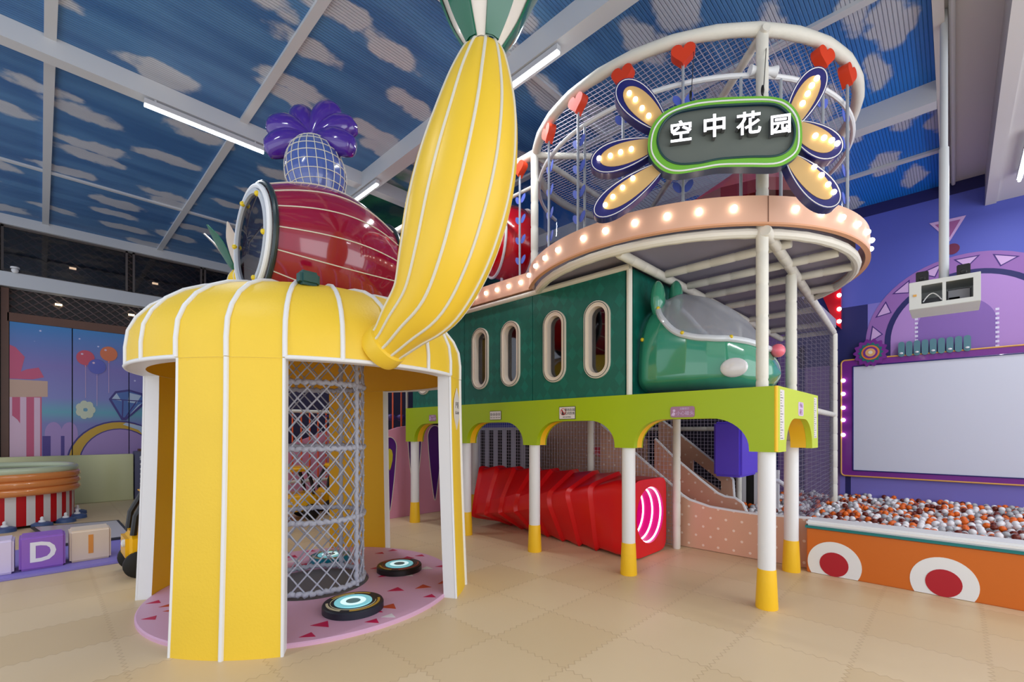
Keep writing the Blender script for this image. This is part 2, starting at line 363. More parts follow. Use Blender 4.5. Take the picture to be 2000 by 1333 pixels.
def parent_loc(p):
    v = Vector((0, 0, 0))
    while p is not None: v += Vector(p.location); p = p.parent
    return v
def tag(o, label, cat=None, group=None, kind=None):
    if label: o['label'] = label
    if cat: o['category'] = cat
    if group: o['group'] = group
    if kind: o['kind'] = kind
    return o
def thing(name, label, cat, loc, group=None):
    o = bpy.data.objects.new(name, None); o.empty_display_size = 0.1; COL.objects.link(o); o.location = loc
    return tag(o, label, cat, group)
def struct(mb, name, mats, label=None, cat=None, **k):
    o = mb.build(name, mats, **k); o['kind'] = 'structure'
    if label: o['label'] = label
    if cat: o['category'] = cat
    return o
def dup(root, loc, label=None, group=None):
    r = root.copy(); COL.objects.link(r); r.location = loc
    if label: r['label'] = label
    if group: r['group'] = group
    for ch in list(root.children):
        c = ch.copy(); COL.objects.link(c); c.parent = r
        for g in ch.children:
            d = g.copy(); COL.objects.link(d); d.parent = c
    return r
def text(mb, string, size, o, a, b, ext=0.004, bold=0.0, mi=0, center=True, sx=1.0):
    cu = bpy.data.curves.new('t', 'FONT'); cu.body = string; cu.size = size; cu.extrude = ext/2; cu.offset = bold
    cu.align_x = 'CENTER' if center else 'LEFT'; cu.align_y = 'CENTER'; cu.resolution_u = 3
    ob = bpy.data.objects.new('t', cu); COL.objects.link(ob)
    dg = bpy.context.evaluated_depsgraph_get(); me = ob.evaluated_get(dg).to_mesh()
    o = Vector(o); a = Vector(a).normalized(); b = Vector(b).normalized(); n = a.cross(b)
    vs = [o+a*p.co.x*sx+b*p.co.y+n*(p.co.z+ext/2) for p in me.vertices]
    mb.add(vs, [tuple(p.vertices) for p in me.polygons], mi)
    ob.evaluated_get(dg).to_mesh_clear(); bpy.data.objects.remove(ob); bpy.data.curves.remove(cu)
def circ(cx, cy, r, n=32, ry=None, a0=0.0, a1=None):
    ry = r if ry is None else ry
    if a1 is None: return [(cx+r*math.cos(2*PI*i/n+a0), cy+ry*math.sin(2*PI*i/n+a0)) for i in range(n)]
    return [(cx+r*math.cos(a0+(a1-a0)*i/n), cy+ry*math.sin(a0+(a1-a0)*i/n)) for i in range(n+1)]
def rrect(x0, y0, x1, y1, r, n=6):
    out = []
    for cx, cy, a in ((x1-r, y0+r, -PI/2), (x1-r, y1-r, 0), (x0+r, y1-r, PI/2), (x0+r, y0+r, PI)):
        out += circ(cx, cy, r, n, a0=a, a1=a+PI/2)
    return out
VX, VY, VZ = Vector((1, 0, 0)), Vector((0, 1, 0)), Vector((0, 0, 1))
# a board facing the camera side on a plane X=const uses a=-Y, b=Z (normal -X); on Y=const uses a=X, b=Z (normal -Y)
NX = (-VY, VZ)
NY = (VX, VZ)

# ================================================================== THE HALL
ZC = 5.35; WX = 10.1; WY = 12.5
mb = MB(); mb.add([(-3.5, -4.8, 0), (10.2, -4.8, 0), (10.2, 12.7, 0), (-3.5, 12.7, 0)], [(0, 1, 2, 3)]); struct(mb, 'floor', floor_mat(), 'beige interlocking foam tile floor', 'floor')
mb = MB(); mb.box((-3.5, 0.15, ZC), (WX+.1, WY+.2, ZC+.06)); struct(mb, 'ceiling', sky_mat(), 'ribbed ceiling panels printed with a blue cloudy sky', 'ceiling')
mb = MB(); mb.box((-3.5, -0.33, ZC), (WX+.1, 0.15, ZC+.06)); mb.box((-3.5, -0.45, 4.86), (WX, -0.33, ZC+.06)); mb.box((-3.5, -4.8, 4.88), (WX, -0.45, 4.98))
mb.box((-3.5, 0.07, 5.22), (WX, 0.15, ZC))
struct(mb, 'ceiling_soffit', M['ow'], 'white plain soffit beside the sky ceiling', 'ceiling')
tn = 0
def trimbox(lo, hi, m=M['beam'], lab=None):
    global tn; tn += 1
    mb = MB(); mb.box(lo, hi); return struct(mb, 'trim_%d' % tn, m)
for X in (-1.7, 0.07, 1.8, 5.25, 8.76): trimbox((X-.045, 0.15, ZC-.035), (X+.045, WY, ZC))
for X in (3.5, 7.1): trimbox((X-.09, 0.15, ZC-.24), (X+.09, WY, ZC))
trimbox((-3.5, 6.49, ZC-.2), (WX, 6.65, ZC-.001))
for Y in (3.35, 9.9): trimbox((-3.5, Y-.03, ZC-.03), (WX, Y+.03, ZC))

# wall with the screen, its painted arch mural is part of the wall
wb = MB(); WM = [mat('wall_violet_blue', (84, 94, 190), 0.6), mat('wall_purple', (128, 120, 204), 0.6), mat('wall_navy', (28, 30, 98), 0.6),
    mat('mural_mauve', (150, 104, 178), 0.6), mat('mural_lilac', (176, 136, 204), 0.6), mat('mural_plum', (134, 100, 176), 0.6), mat('mural_pinklilac', (206, 170, 220), 0.6),
    mat('mural_violet', (60, 30, 120), 0.6), mat('mural_white', (220, 214, 240), 0.6), mat('mural_rose', (160, 90, 150), 0.6), mat('mural_darkred', (110, 30, 70), 0.6), mat('wall_mauve', (128, 98, 158), 0.6)]
wb.box((WX, -4.8, 0), (WX+.15, WY, ZC+.05), 0)
def wpatch(poly, mi, lv): wb.prism(poly, (WX-0.002*lv, 0, 0), -VY, VZ, 0.0015, mi=mi)
wpatch([(-1.5, 0), (4.8, 0), (4.8, 3.62), (-1.5, 3.62)], 1, 1)
wpatch([(-6, 0), (-1.5, 0), (-1.5, 3.62), (-6, 3.62)], 11, 1)
wpatch([(-6, 5.16), (-0.15, 5.16), (4.5, 5.16), (4.5, 5.4), (-6, 5.4)], 2, 1)
wpatch([(-2.2, 2.6), (-1.1, 2.6), (-1.1, 3.62), (-2.2, 3.62)], 2, 2)
wpatch([(-1.42, 0), (-1.34, 0), (-1.34, .62), (-1.42, .62)], 2, 2)
for yy in (2.05, 2.5, 3.3): wpatch([(-yy-.09, 0), (-yy, 0), (-yy, 3.0), (-yy-.09, 3.0)], 2, 2)
def archp(r, cy=0.13, zc=2.92, zb=2.55, n=32): return [(cy-r, zb)]+[(cy+r*math.cos(PI-PI*i/n), zc+r*math.sin(PI-PI*i/n)) for i in range(n+1)]+[(cy+r, zb)]
wpatch(archp(1.26), 3, 3); wpatch(archp(1.0), 2, 4); wpatch(archp(.92), 4, 5); wpatch(archp(.46, 0.0, 3.05), 5, 6)
for i in range(-4, 5):
    a = PI/2+i*math.radians(20.5); c = Vector((0.13+1.13*math.cos(a), 2.92+1.13*math.sin(a))); tdir = Vector((-math.sin(a), math.cos(a))); nd = Vector((math.cos(a), math.sin(a)))
    for sc_, mi, lv in ((1.0, 7, 4), (.78, 6, 5)):
        wpatch([tuple(c+(tdir*p+nd*q)*sc_) for p, q in ((.15, .07), (-.15, .07), (0, -.1))], mi, lv)
for k in range(10):
    for yy in (-.46, .46): wpatch([(yy-.02, 2.6+k*.07), (yy+.02, 2.6+k*.07), (yy+.02, 2.635+k*.07), (yy-.02, 2.635+k*.07)], 8, 7)
def wq(u, v): p = pX(u, v, WX); return (-p.y, p.z)
wpatch([wq(1815, 437), wq(1887, 421), wq(1855, 472)], 6, 4); wpatch([wq(1826, 440), wq(1876, 429), wq(1855, 464)], 9, 5)
c = wq(1860, 487); wpatch(circ(c[0], c[1], .085, 24), 10, 6)
struct(wb, 'wall_right', WM, 'violet blue wall painted with a lilac arch mural', 'wall')

# left wall: dark lattice, white beams, mural doors
mb = MB(); lat = [mat('lattice_dark', (24, 20, 24), 0.5), mat('lattice_bar', (104, 92, 92), 0.5)]
mb.box((-3.5, WY+.12, 0), (WX+.1, WY+.2, ZC+.05), 0)
for z0, z1 in ((4.3, 5.2), (3.58, 4.05)):
    hgt = z1-z0; k = 0; x = -1.2
    while x < 4.2:
        for sgn in (1, -1):
            p0 = Vector((x, WY+.1+.01*sgn, z0)); p1 = Vector((x+sgn*hgt*1.25, WY+.1+.01*sgn, z1)); mb.tube([p0, p1], .014, 4, mi=1)
        x += .17
struct(mb, 'wall_left', lat, 'dark lattice wall behind the mural doors', 'wall')
def lx(lo, hi, name='trim', m=M['beam']):
    mb = MB(); mb.box(lo, hi)
    global tn; tn += 1
    return struct(mb, 'trim_%d' % tn, m)
lx((-3.5, WY-.1, 5.17), (WX, WY+.1, 5.37)); lx((-3.5, WY-.12, 4.04), (4.5, WY+.1, 4.3))
lx((-.50, WY-.02, 0), (-.40, WY+.1, 4.03), m=M['wood']); lx((-.42, WY-.02, 3.42), (4.5, WY+.1, 3.58), m=M['wood'])
mb = MB(); mb.box((-3.5, WY-.12, 0), (-.52, WY+.1, 4.05)); mb.box((-3.5, WY-.12, 4.3), (-.52, WY+.1, 5.2)); struct(mb, 'wall_back', M['ow'])
wn_ = 0
for x0, x1 in ((-.5, 1.28), (1.36, 2.6), (2.64, 3.9)):
    wn_ += 1; mb = MB(); mb.box((x0, WY, 4.31), (x1, WY+.01, 5.17)); g = struct(mb, 'window_%d' % wn_, M['smoke'])
    mb = MB(); t = .035
    for lo, hi in (((x0, 4.3), (x1, 4.3+t)), ((x0, 5.17-t), (x1, 5.17)), ((x0, 4.3), (x0+t, 5.17)), ((x1-t, 4.3), (x1, 5.17))): mb.box((lo[0], WY-.03, lo[1]), (hi[0], WY+.03, hi[1]))
    mb.build('window_frame', mat('bronze_frame', (92, 84, 82), 0.4), g)
for i, (x, z) in enumerate(((.45, 4.62), (1.75, 4.62), (.25, 3.86), (1.35, 3.86))):
    mb = MB(); mb.box((x-.05, WY+.05, z-.015), (x+.05, WY+.08, z+.02)); mb.build('ceiling_downlight', mat('warm_lamp', (255, 230, 190), .4, emit=(255, 226, 180), es=2.5),
        tagd=('small warm downlight glowing behind the dark lattice, ' + ['upper one near the corner', 'upper one near the yellow roof', 'lower one above the first mural door', 'lower one above the second mural door'][i], 'light'))
# mural doors
DM = [None]*14
def grad_mat():
    m = bpy.data.materials.new('mural_sky'); m.use_nodes = True; nt = m.node_tree; b = nt.nodes['Principled BSDF']
    g = nn(nt, 'ShaderNodeNewGeometry'); sx = nn(nt, 'ShaderNodeSeparateXYZ'); nt.links.new(g.outputs['Position'], sx.inputs[0])
    cr = nn(nt, 'ShaderNodeValToRGB'); nt.links.new(mth(nt, 'DIVIDE', sx.outputs[2], 3.4), cr.inputs[0])
    st = [(0.0, (150, 140, 190)), (.45, (124, 126, 190)), (.52, (96, 168, 190)), (.60, (128, 134, 200)), (.78, (126, 116, 190)), (1.0, (44, 130, 200))]
    el = cr.color_ramp.elements; el[0].position = st[0][0]; el[0].color = (*lin(st[0][1]), 1); el[1].position = 1.0; el[1].color = (*lin(st[-1][1]), 1)
    for p, c in st[1:-1]: e = el.new(p); e.color = (*lin(c), 1)
    vo = nn(nt, 'ShaderNodeTexVoronoi'); vo.inputs['Scale'].default_value = 3.2; nt.links.new(g.outputs['Position'], vo.inputs['Vector'])
    st_ = mth(nt, 'MULTIPLY', smoothstep(nt, vo.outputs['Distance'], .07, .02), smoothstep(nt, sx.outputs[2], 1.9, 2.3))
    nt.links.new(mixc(nt, st_, cr.outputs[0], lin((220, 220, 255))), b.inputs['Base Color']); b.inputs['Roughness'].default_value = .35
    return m
DMATS = [grad_mat(), mat('mural_pink', (206, 84, 124), .4), mat('mural_palepink', (226, 190, 214), .4), mat('mural_tan', (206, 170, 150), .4), mat('mural_balloon_red', (206, 70, 96), .3),
    mat('mural_balloon_orange', (222, 116, 70), .3), mat('mural_balloon_blue', (84, 92, 190), .3), mat('mural_goldring', (206, 164, 50), .4), mat('mural_ringline', (58, 50, 130), .4),
    mat('mural_diamond', (72, 110, 180), .3), mat('mural_diamond_light', (180, 200, 226), .3), mat('mural_indigo', (70, 50, 140), .4), mat('mural_lavhill', (168, 140, 200), .4), mat('mural_cream', (206, 214, 190), .4)]
def murals(x0, x1):
    """painted shapes clipped to one door leaf"""
    def clip(poly):
        out = poly
        for side, lim in ((0, x0), (1, x1)):
            res = []; n = len(out)
            for i in range(n):
                p, q = out[i], out[(i+1) % n]; ip = p[0] >= lim if side == 0 else p[0] <= lim; iq = q[0] >= lim if side == 0 else q[0] <= lim
                if ip: res.append(p)
                if ip != iq: t = (lim-p[0])/(q[0]-p[0]); res.append((lim, p[1]+t*(q[1]-p[1])))
            out = res
            if len(out) < 3: return []
        return out
    q = lambda u, v: (lambda p: (p.x, p.z))(pY(u, v, WY-.02))
    L = []
    def P(pts, mi): L.append((pts, mi))
    bx = lambda u0, v0, u1, v1, mi: P([q(u0, v0), q(u0, v1), q(u1, v1), q(u1, v0)], mi)
    # gift box
    P([(-.4, 0), (.02, 0), (.02, 2.05), (-.4, 2.05)], 1)
    for a, b_ in ((-.4, -.36), (-.26, -.18), (-.08, -.0)): P([(a, 0), (b_, 0), (b_, 2.03), (a, 2.03)], 2)
    P([(-.4, 2.02), (.1, 2.05), (.1, 2.35), (-.4, 2.35)], 3)
    P([(-.42, 2.36), (-.1, 2.37), (.05, 2.42), (-.02, 2.6), (-.18, 2.55), (-.25, 2.5), (-.2, 2.78), (-.32, 2.95), (-.42, 3.0)], 1)
    P(circ(-.42, 1.2, .22, 20, .5), 2)
    # towers and hills
    for cx in (.18, .40): P([(cx-.12, .4), (cx+.12, .4), (cx+.12, 1.35)]+[(cx+.12*math.cos(a), 1.35+.22*math.sin(a)) for a in [PI*i/10 for i in range(11)]]+[(cx-.12, 1.35)], 12)
    P([(.03, .3), (.14, .3), (.14, 1.3), (.03, 1.3)], 11); P([(.28, .6), (.33, .6), (.33, 1.3), (.28, 1.3)], 11)
    # pale blossom
    for k in range(7):
        a = 2*PI*k/7; P(circ(.63+.09*math.cos(a), 1.82+.11*math.sin(a), .06, 10, .08), 13)
    # balloons
    for cx, cz, mi in ((.63, 2.86, 4), (.98, 2.98, 5), (.80, 2.70, 6)):
        P(circ(cx, cz, .135, 24, .15), mi); P([(cx-.02, cz-.18), (cx+.02, cz-.18), (cx, cz-.14)], mi); P([(cx-.003, cz-.8), (cx+.003, cz-.8), (cx+.003, cz-.15), (cx-.003, cz-.15)], 2)
        P(circ(cx-.05, cz+.07, .02, 10), 2)
    # ring with gem
    for r, mi in ((.86, 8), (.83, 7)): P(circ(1.15, .75, r*.93, 40, r), mi)
    P(circ(1.15, .75, .62, 40, .70), 8); P(circ(1.15, .75, .60, 40, .68), 12)
    P([(1.62, 1.2), (1.70, 1.1), (1.5, 1.5), (1.25, 1.57), (1.2, 1.53), (1.45, 1.42)], 10)
    gem = [(1.18, 1.62), (.98, 2.05), (1.08, 2.22), (1.30, 2.27), (1.52, 2.20), (1.60, 2.02), (1.25, 1.62)]
    P([(1.20+(x-1.28)*1.0+.08, 2.0+(z-2.0)*1.0) for x, z in gem], 8)
    ins = [(1.19, 1.68), (1.02, 2.05), (1.10, 2.18), (1.30, 2.23), (1.50, 2.16), (1.56, 2.03), (1.25, 1.68)]
    P(ins, 9); P([(1.02, 2.05), (1.10, 2.18), (1.18, 2.02)], 10); P([(1.3, 2.2), (1.5, 2.15), (1.42, 1.98), (1.28, 2.0)], 10); P([(1.45, 1.95), (1.52, 2.0), (1.3, 1.72)], 10)
    for a, b_ in (((1.19, 1.64), (1.2, 2.03)), ((1.22, 1.64), (1.42, 2.02)), ((1.02, 2.05), (1.56, 2.03))):
        dx, dz = b_[0]-a[0], b_[1]-a[1]; l = math.hypot(dx, dz); nx, nz = -dz/l*.01, dx/l*.01
        P([(a[0]-nx, a[1]-nz), (b_[0]-nx, b_[1]-nz), (b_[0]+nx, b_[1]+nz), (a[0]+nx, a[1]+nz)], 8)
    return [(clip(p), mi) for p, mi in L]
xs = [-.40, .44, 1.30, 2.16, 3.02]
for i in range(4):
    x0, x1 = xs[i]+.008, xs[i+1]-.008; mb = MB(); mb.box((x0, WY-.02, 0.005), (x1, WY+.03, 3.415), 0)
    for k, (p, mi) in enumerate(murals(x0, x1)):
        if len(p) >= 3: mb.prism(p, (0, WY-.0205-.0004*(k+1), 0), VX, VZ, .0003, mi=mi)
    d = struct(mb, 'door_%d' % (i+1), DMATS, None)
    d['label'] = 'folding door leaf painted with ' + ['a pink striped gift box', 'three balloons and half a gold ring', 'the gem of a ring', 'violet dusk sky'][i]; d['category'] = 'door'

# ================================================================== LED TUBES
def led(p0, p1, z, lab):
    p0 = Vector((*p0, z)); p1 = Vector((*p1, z)); c = (p0+p1)/2; L = (p1-p0).length; a = (p1-p0).normalized(); b = a.cross(VZ)
    t = thing('ceiling_tube_light', lab, 'ceiling light', c, 'linear tube lights under the ceiling')
    mb = MB(); mb.obox(c+VZ*.045, (a, b, VZ), (L/2, .028, .028)); mb.obox(c+VZ*.075+a*(L/2-.1), (a, b, VZ), (.01, .01, .05)); mb.obox(c+VZ*.075-a*(L/2-.1), (a, b, VZ), (.01, .01, .05)); mb.build('housing', M['ledbody'], t)
    mb = MB(); mb.tube([c-a*L/2, c+a*L/2], .017, 10); mb.build('diffuser', M['led'], t)
    ld = bpy.data.lights.new('tube_light_glow', 'AREA'); ld.shape = 'RECTANGLE'; ld.size = L; ld.size_y = .05; ld.energy = 26; ld.color = (0.95, 0.97, 1)
    lo = bpy.data.objects.new('tube_light_glow', ld); COL.objects.link(lo); lo.parent = t; lo.location = (0, 0, -.03); lo.rotation_euler = (0, 0, math.atan2(a.y, a.x))
led((.81, 6.52), (2.04, 6.52), 5.05, 'long lit tube under the white beam, beside the purple flower')
led((3.45, 2.72), (3.45, 3.92), 5.02, 'lit tube under the beam behind the tip of the tall yellow squash')
led((3.45, 6.09), (3.45, 7.3), 5.02, 'lit tube between the blue gridded bulb and the yellow squash')
led((7.9, -.62), (9.15, -.62), 4.76, 'lit tube on the white soffit at the far corner over the screen')
led((3.0, -2.5), (4.2, -2.5), 4.76, 'lit tube on the white soffit above the front of the hall')
led((-1.5, 3.1), (-.3, 3.1), 5.1, 'lit tube above the near side of the hall')

# ================================================================== SQUASH PAVILION
C0 = Vector((1.73, 4.17, 0))
def cyl(phi, r, z): a = math.radians(phi); return Vector((C0.x+r*math.cos(a), C0.y+r*math.sin(a), z))
t = thing('floor_pad', 'round pink floor pad with white, rust and magenta triangles under the yellow pavilion', 'floor pad', C0)
mb = MB(); mb.lathe([(.001, .012), (.47, .012)], C0, n=72, mi=0); mb.lathe([(.47, .012), (.47, .03), (1.25, .03), (1.26, .022), (1.26, 0)], C0, n=96, mi=1)
mb.build('pad', [M['gray'], M['discp']], t)
mb = MB(); k = 0; seen_ = []
for rr, n_ in ((.60, 9), (.82, 14), (1.02, 18), (1.17, 22)):
    for i in range(n_):
        a = 2*PI*(i+.37*k+random.uniform(-.2, .2))/n_; p = C0+Vector((rr*math.cos(a), rr*math.sin(a), .0305)); s_ = random.choice((.045, .06, .08)); rot = random.uniform(-.3, .3)-.75
        if rr > 1.1: s_ = min(s_, .045)
        k += 1
        if any((p-q).length < .115 for q in seen_): continue
        seen_.append(p)
        ca, sa = math.cos(rot), math.sin(rot); tri = [(-1.2*s_, -.5*s_), (1.2*s_, -.5*s_), (.1*s_, 1.1*s_)]
        mb.prism([(p.x+x*ca-y*sa, p.y+x*sa+y*ca) for x, y in tri], (0, 0, .0315), VX, VY, .001, mi=random.choice((0, 0, 1, 2, 0)))
mb.build('triangle_print', [M['tri_m'], M['tri_w'], M['tri_o']], t)

t = thing('squash_pavilion', 'tall yellow round pavilion like a squash, white piping, four legs and domed roof', 'play house', C0)
prof = [(1.31, 1.86), (1.31, 1.98), (1.295, 2.10), (1.25, 2.20), (1.17, 2.30), (1.06, 2.385), (.92, 2.455), (.75, 2.51), (.55, 2.545), (.3, 2.565), (.45*.001, 2.57)]
inner = [(1.20, 1.86), (1.20, 2.05), (1.12, 2.2), (.95, 2.33), (.7, 2.41), (.44, 2.44), (.43, 2.44)]
mb = MB(); mb.lathe(prof, C0, n=96, mi=0); mb.lathe([(r, z) for r, z in reversed(inner)], C0, n=96, mi=1); mb.lathe([(1.195, 1.858), (1.315, 1.858)], C0, n=96, mi=2)
mb.lathe([(.43, 2.44), (.43, 2.56)], C0, n=48, mi=1)
mb.build('roof', [M['yellow'], M['yin'], M['white']], t, sharp=60)
mb = MB(); rp = [(r+.004, z+.004) for r, z in prof]
for i in range(24): mb.tube([cyl(15*i, r, z) for r, z in rp[:-1]], [.016]*(len(rp)-4)+[.013, .010, .006], 6)
for c_ in (0, 90, 180, 270): mb.tube([cyl(c_-30+60*k/24, 1.312, 1.866) for k in range(25)], .015, 6)
mb.build('roof_piping', M['white'], t, sharp=80)
def leg(c):
    mb = MB(); N = 12
    def ro(z): return 1.31+.055*(1-z/1.86)**1.5
    def outer(i, j): return cyl(c-15+30*i, ro(1.86*j), 1.86*j)
    def innr(i, j): return cyl(c+15-30*i, ro(1.86*j)-.11, 1.86*j)
    mb.surf(outer, N, 10, mi=0); mb.surf(innr, N, 10, mi=1)
    for sgn in (-1, 1):
        mb.surf(lambda i, j, sgn=sgn: cyl(c+sgn*15, ro(1.86*j)-.11*(i if sgn > 0 else 1-i), 1.86*j), 1, 10, mi=2)
    L = mb.build('leg', [M['yellow'], M['yin'], M['white']], t, sharp=30)
    pb = MB(); pb.tube([cyl(c, ro(z)+.003, z) for z in [1.86*k/8 for k in range(9)]], .0155, 6)
    for sgn in (-1, 1): pb.tube([cyl(c+sgn*14.7, ro(z)-.003, z) for z in [1.86*k/8 for k in range(9)]], .011, 6)
    pb.build('leg_piping', M['white'], L)
    return L
for c in (45, 135, 225, 315): leg(c)
# pointed white notice on the right leg
o = cyl(307, 1.316, 1.59); nrm = Vector((math.cos(math.radians(307)), math.sin(math.radians(307)), 0)); a_ = VZ.cross(nrm)
mb = MB(); mb.prism([(-.095*x, z*.165) for x, z in ((0, 1.1), (-.5, .75), (-.9, .45), (-1, 0), (-.9, -.45), (-.4, -.8), (0, -1.1), (.4, -.8), (.9, -.45), (1, 0), (.9, .45), (.5, .75))], o+nrm*.006, a_, VZ, .006)
text(mb, '户区', .06, o+nrm*.0065+VZ*.03, a_, VZ, .001, mi=1); text(mb, '无人入内', .03, o+nrm*.0065-VZ*.035, a_, VZ, .001, mi=1)
mb.build('pointed_notice', [M['signwhite'], M['ink']], None, tagd=('small pointed white notice stuck on the pavilion leg nearest the green cabin', 'sign'))

# rope column
t = thing('rope_column', 'round grey rope net column with diamond mesh inside the yellow pavilion', 'rope net', C0)
def cy(a, r, z): return Vector((C0.x+r*math.cos(a), C0.y+r*math.sin(a), z))
mb = MB(); NS = 18; ZB, ZT = .05, 2.38; turn = (ZT-ZB)/.17*(2*PI/NS)
for s_ in (1, -1):
    for i in range(NS):
        mb.tube([cy(2*PI*i/NS+s_*turn*k/44, .42+s_*.004, ZB+(ZT-ZB)*k/44) for k in range(45)], .0068, 5)
mb.build('diamond_net', M['rope'], t, sharp=80)
mb = MB(); rows = int((ZT-ZB)/.17*2)
for j in range(rows):
    z = ZB+j*.085
    for i in range(NS):
        a = 2*PI*(i+(j % 2)*.5)/NS; mb.ball(cy(a+0.0, .424, z+.0), .0125, 6, 4)
mb.build('knots', M['rope'], t, sharp=80)
for z in (.06, .64, 1.25, 1.80):
    mb = MB(); n = 150
    mb.tube([cy(2*PI*i/n, .42+.006*math.sin(i*2.1), z+.007*math.sin(i*1.7)) for i in range(n)], [.019+.006*(i % 3 == 0)+.003*random.random() for i in range(n)], 7, closed=True)
    mb.build('wrapped_hoop', M['rope'], t, sharp=80)
for a in (math.radians(212), math.radians(302), math.radians(32), math.radians(122)):
    mb = MB(); n = 110
    mb.tube([cy(a+.01*math.sin(k*1.3), .42+.005*math.sin(k*2.3), .03+2.35*k/n) for k in range(n+1)], [.017+.007*(k % 4 == 0)+.004*random.random() for k in range(n+1)], 7)
    mb.build('wrapped_upright', M['rope'], t, sharp=80)

# stepping pads
def pad(c, r, ringm, sidem, lab):
    t = thing('stepping_pad', lab, 'step pad', (c[0], c[1], .031)); z = .031
    mb = MB(); mb.lathe([(.001, z), (r, z), (r, z+.045), (r-.008, z+.055), (r*.97, z+.057), (.001, z+.057)], (c[0], c[1], 0), n=56); mb.build('base', sidem, t)
    mb = MB()
    def ring(r0, r1, a0, a1, mi, zz): mb.lathe([(r1, zz-.004), (r1, zz), (r0, zz), (r0, zz-.004)], (c[0], c[1], 0), n=40, a0=math.radians(a0), a1=math.radians(a1), mi=mi)
    ring(.80*r, .88*r, 20, 120, 0, z+.060); ring(.80*r, .88*r, 150, 215, 1, z+.060); ring(.80*r, .88*r, 235, 340, 0, z+.060); ring(.73*r, .75*r, 60, 330, 2, z+.060)
    mb.build('ring_print', ringm, t)
    mb = MB(); o = (c[0], c[1], 0); mb.lathe([(.62*r, z+.058), (.61*r, z+.064), (.42*r, z+.064)], o, n=48, mi=0); mb.lathe([(.42*r, z+.064), (.24*r, z+.064)], o, n=48, mi=1); mb.lathe([(.24*r, z+.064), (.0005, z+.064)], o, n=48, mi=2)
    mb.build('light_face', [M['padface'], M['padglow'], M['padc']], t)
g1 = [M['padgold'], M['padcream'], M['padcream']]; g2 = [M['padrust'], M['padgold'], M['padrust']]
p = pZ(690, 1180, .07); pad((p.x, p.y), .225, g1, mat('pad_navy', (26, 32, 46), .45), 'nearest black step pad with cream and gold ring print, lit pale blue centre')
p = pZ(780, 1106, .07); pad((p.x, p.y), .215, g2, M['black'], 'black step pad with rust ring print and lit blue centre, nearer the green cabin')
p = pZ(645, 1087, .07); pad((p.x, p.y), .20, g1, M['padteal'], 'teal sided step pad seen behind the rope column')

# ------------------------------------------------------------------ squash fruit
def squash(secs, lobes, crown, label, name='giant_squash', leaves=10, leaf_l=.95, parent_extra=None, r0=.12):
    """secs: list of (centre, radius) from stalk end to crown end"""
    cs = [Vector(c) for c, r in secs]; pts = smooth([(*c, ) for c in cs], 6, False); rs = [q.x for q in smooth([(r, 0, 0) for c, r in secs], 6, False)]
    t = thing(name, label, 'squash sculpture', cs[0]); n = len(pts); frames = []; prev = None
    for i in range(n):
        tg = (pts[min(i+1, n-1)]-pts[max(i-1, 0)]).normalized()
        u = (tg.cross(VZ) if prev is None else prev-tg*prev.dot(tg)).normalized(); prev = u; frames.append((u, tg.cross(u), tg))
    K = 8*lobes
    def P(i, j):
        ii = min(n-1, int(round(i*(n-1)))); u, w_, tg = frames[ii]; a = 2*PI*j
        r = rs[ii]*(1-.022*(1-abs(math.sin(a*lobes/2)))**1.0) ; return pts[ii]+(u*math.cos(a)+w_*math.sin(a))*r
    mb = MB(); mb.surf(P, n-1, K, cv=True); u, w_, tg = frames[-1]
    mb.add([P(1, j/K) for j in range(K)]+[pts[-1]+tg*.02], [(j, (j+1) % K, K) for j in range(K)]); mb.build('body', M['yellow2'], t, sharp=50)
    mb = MB()
    for k in range(lobes):
        mb.tube([pts[i]+(frames[i][0]*math.cos(2*PI*k/lobes)+frames[i][1]*math.sin(2*PI*k/lobes))*rs[i]*.985 for i in range(n)], .010 if leaf_l > .6 else .006, 6)
    mb.build('piping', M['line'], t, sharp=80)
    c = pts[-1]
    for k in range(leaves):
        a = 2*PI*(k+.5)/leaves; d = u*math.cos(a)+w_*math.sin(a); sd = tg.cross(d); mb = MB(); m = 10
        cl = [(0, r0*.8, .04), (.16, r0+.07*leaf_l, .072), (.40, r0+.17*leaf_l, .10), (.70, r0+.32*leaf_l, .10), (1, r0+.52*leaf_l, .015)]; cl = [(h, r+(.018 if k % 2 else 0), w__) for h, r, w__ in cl]
        cc = smooth([(h*leaf_l, r, wd) for h, r, wd in cl], 4, False)
        vs = []
        for q in cc:
            for s_ in (-1, 0, 1): vs.append(c+tg*q.x+d*(q.y-(.010 if s_ else 0))+sd*s_*q.z*leaf_l*1.15)
        L = len(cc); off = len(vs); vs2 = [v-d*.014 for v in vs]; fs = []
        for i in range(L-1):
            for s_ in (0, 1):
                f = (i*3+s_, i*3+s_+1, i*3+s_+4, i*3+s_+3); fs.append(f); fs.append(tuple(off+x for x in reversed(f)))
            fs.append((i*3, i*3+3, off+i*3+3, off+i*3)); fs.append((i*3+2, off+i*3+2, off+i*3+5, i*3+5))
        fs.append(tuple((L-1)*3+x for x in (0, 1, 2))+tuple(off+(L-1)*3+x for x in (2, 1, 0)))
        mb.add(vs+vs2, fs); lf = mb.build('leaf', M['leafgreen'] if k % 2 else M['leafwhite'], t, sharp=50); lf['label'] = 'glossy green leaf' if k % 2 else 'white leaf'
    return t, pts, frames, rs
cent = [((748, 680), 36, 3.20), ((768, 662), 40, 3.16), ((796, 630), 53, 3.10), ((838, 582), 72, 3.03), ((868, 508), 88, 2.97), ((892, 420), 97, 2.93), ((913, 330), 95, 2.9), ((929, 244), 82, 2.88), ((938, 172), 64, 2.88), ((945, 112), 42, 2.88), ((946, 97), 30, 2.88)]
secs = [(pd(u, v, d), r/FPX*d*1.01) for (u, v), r, d in cent]
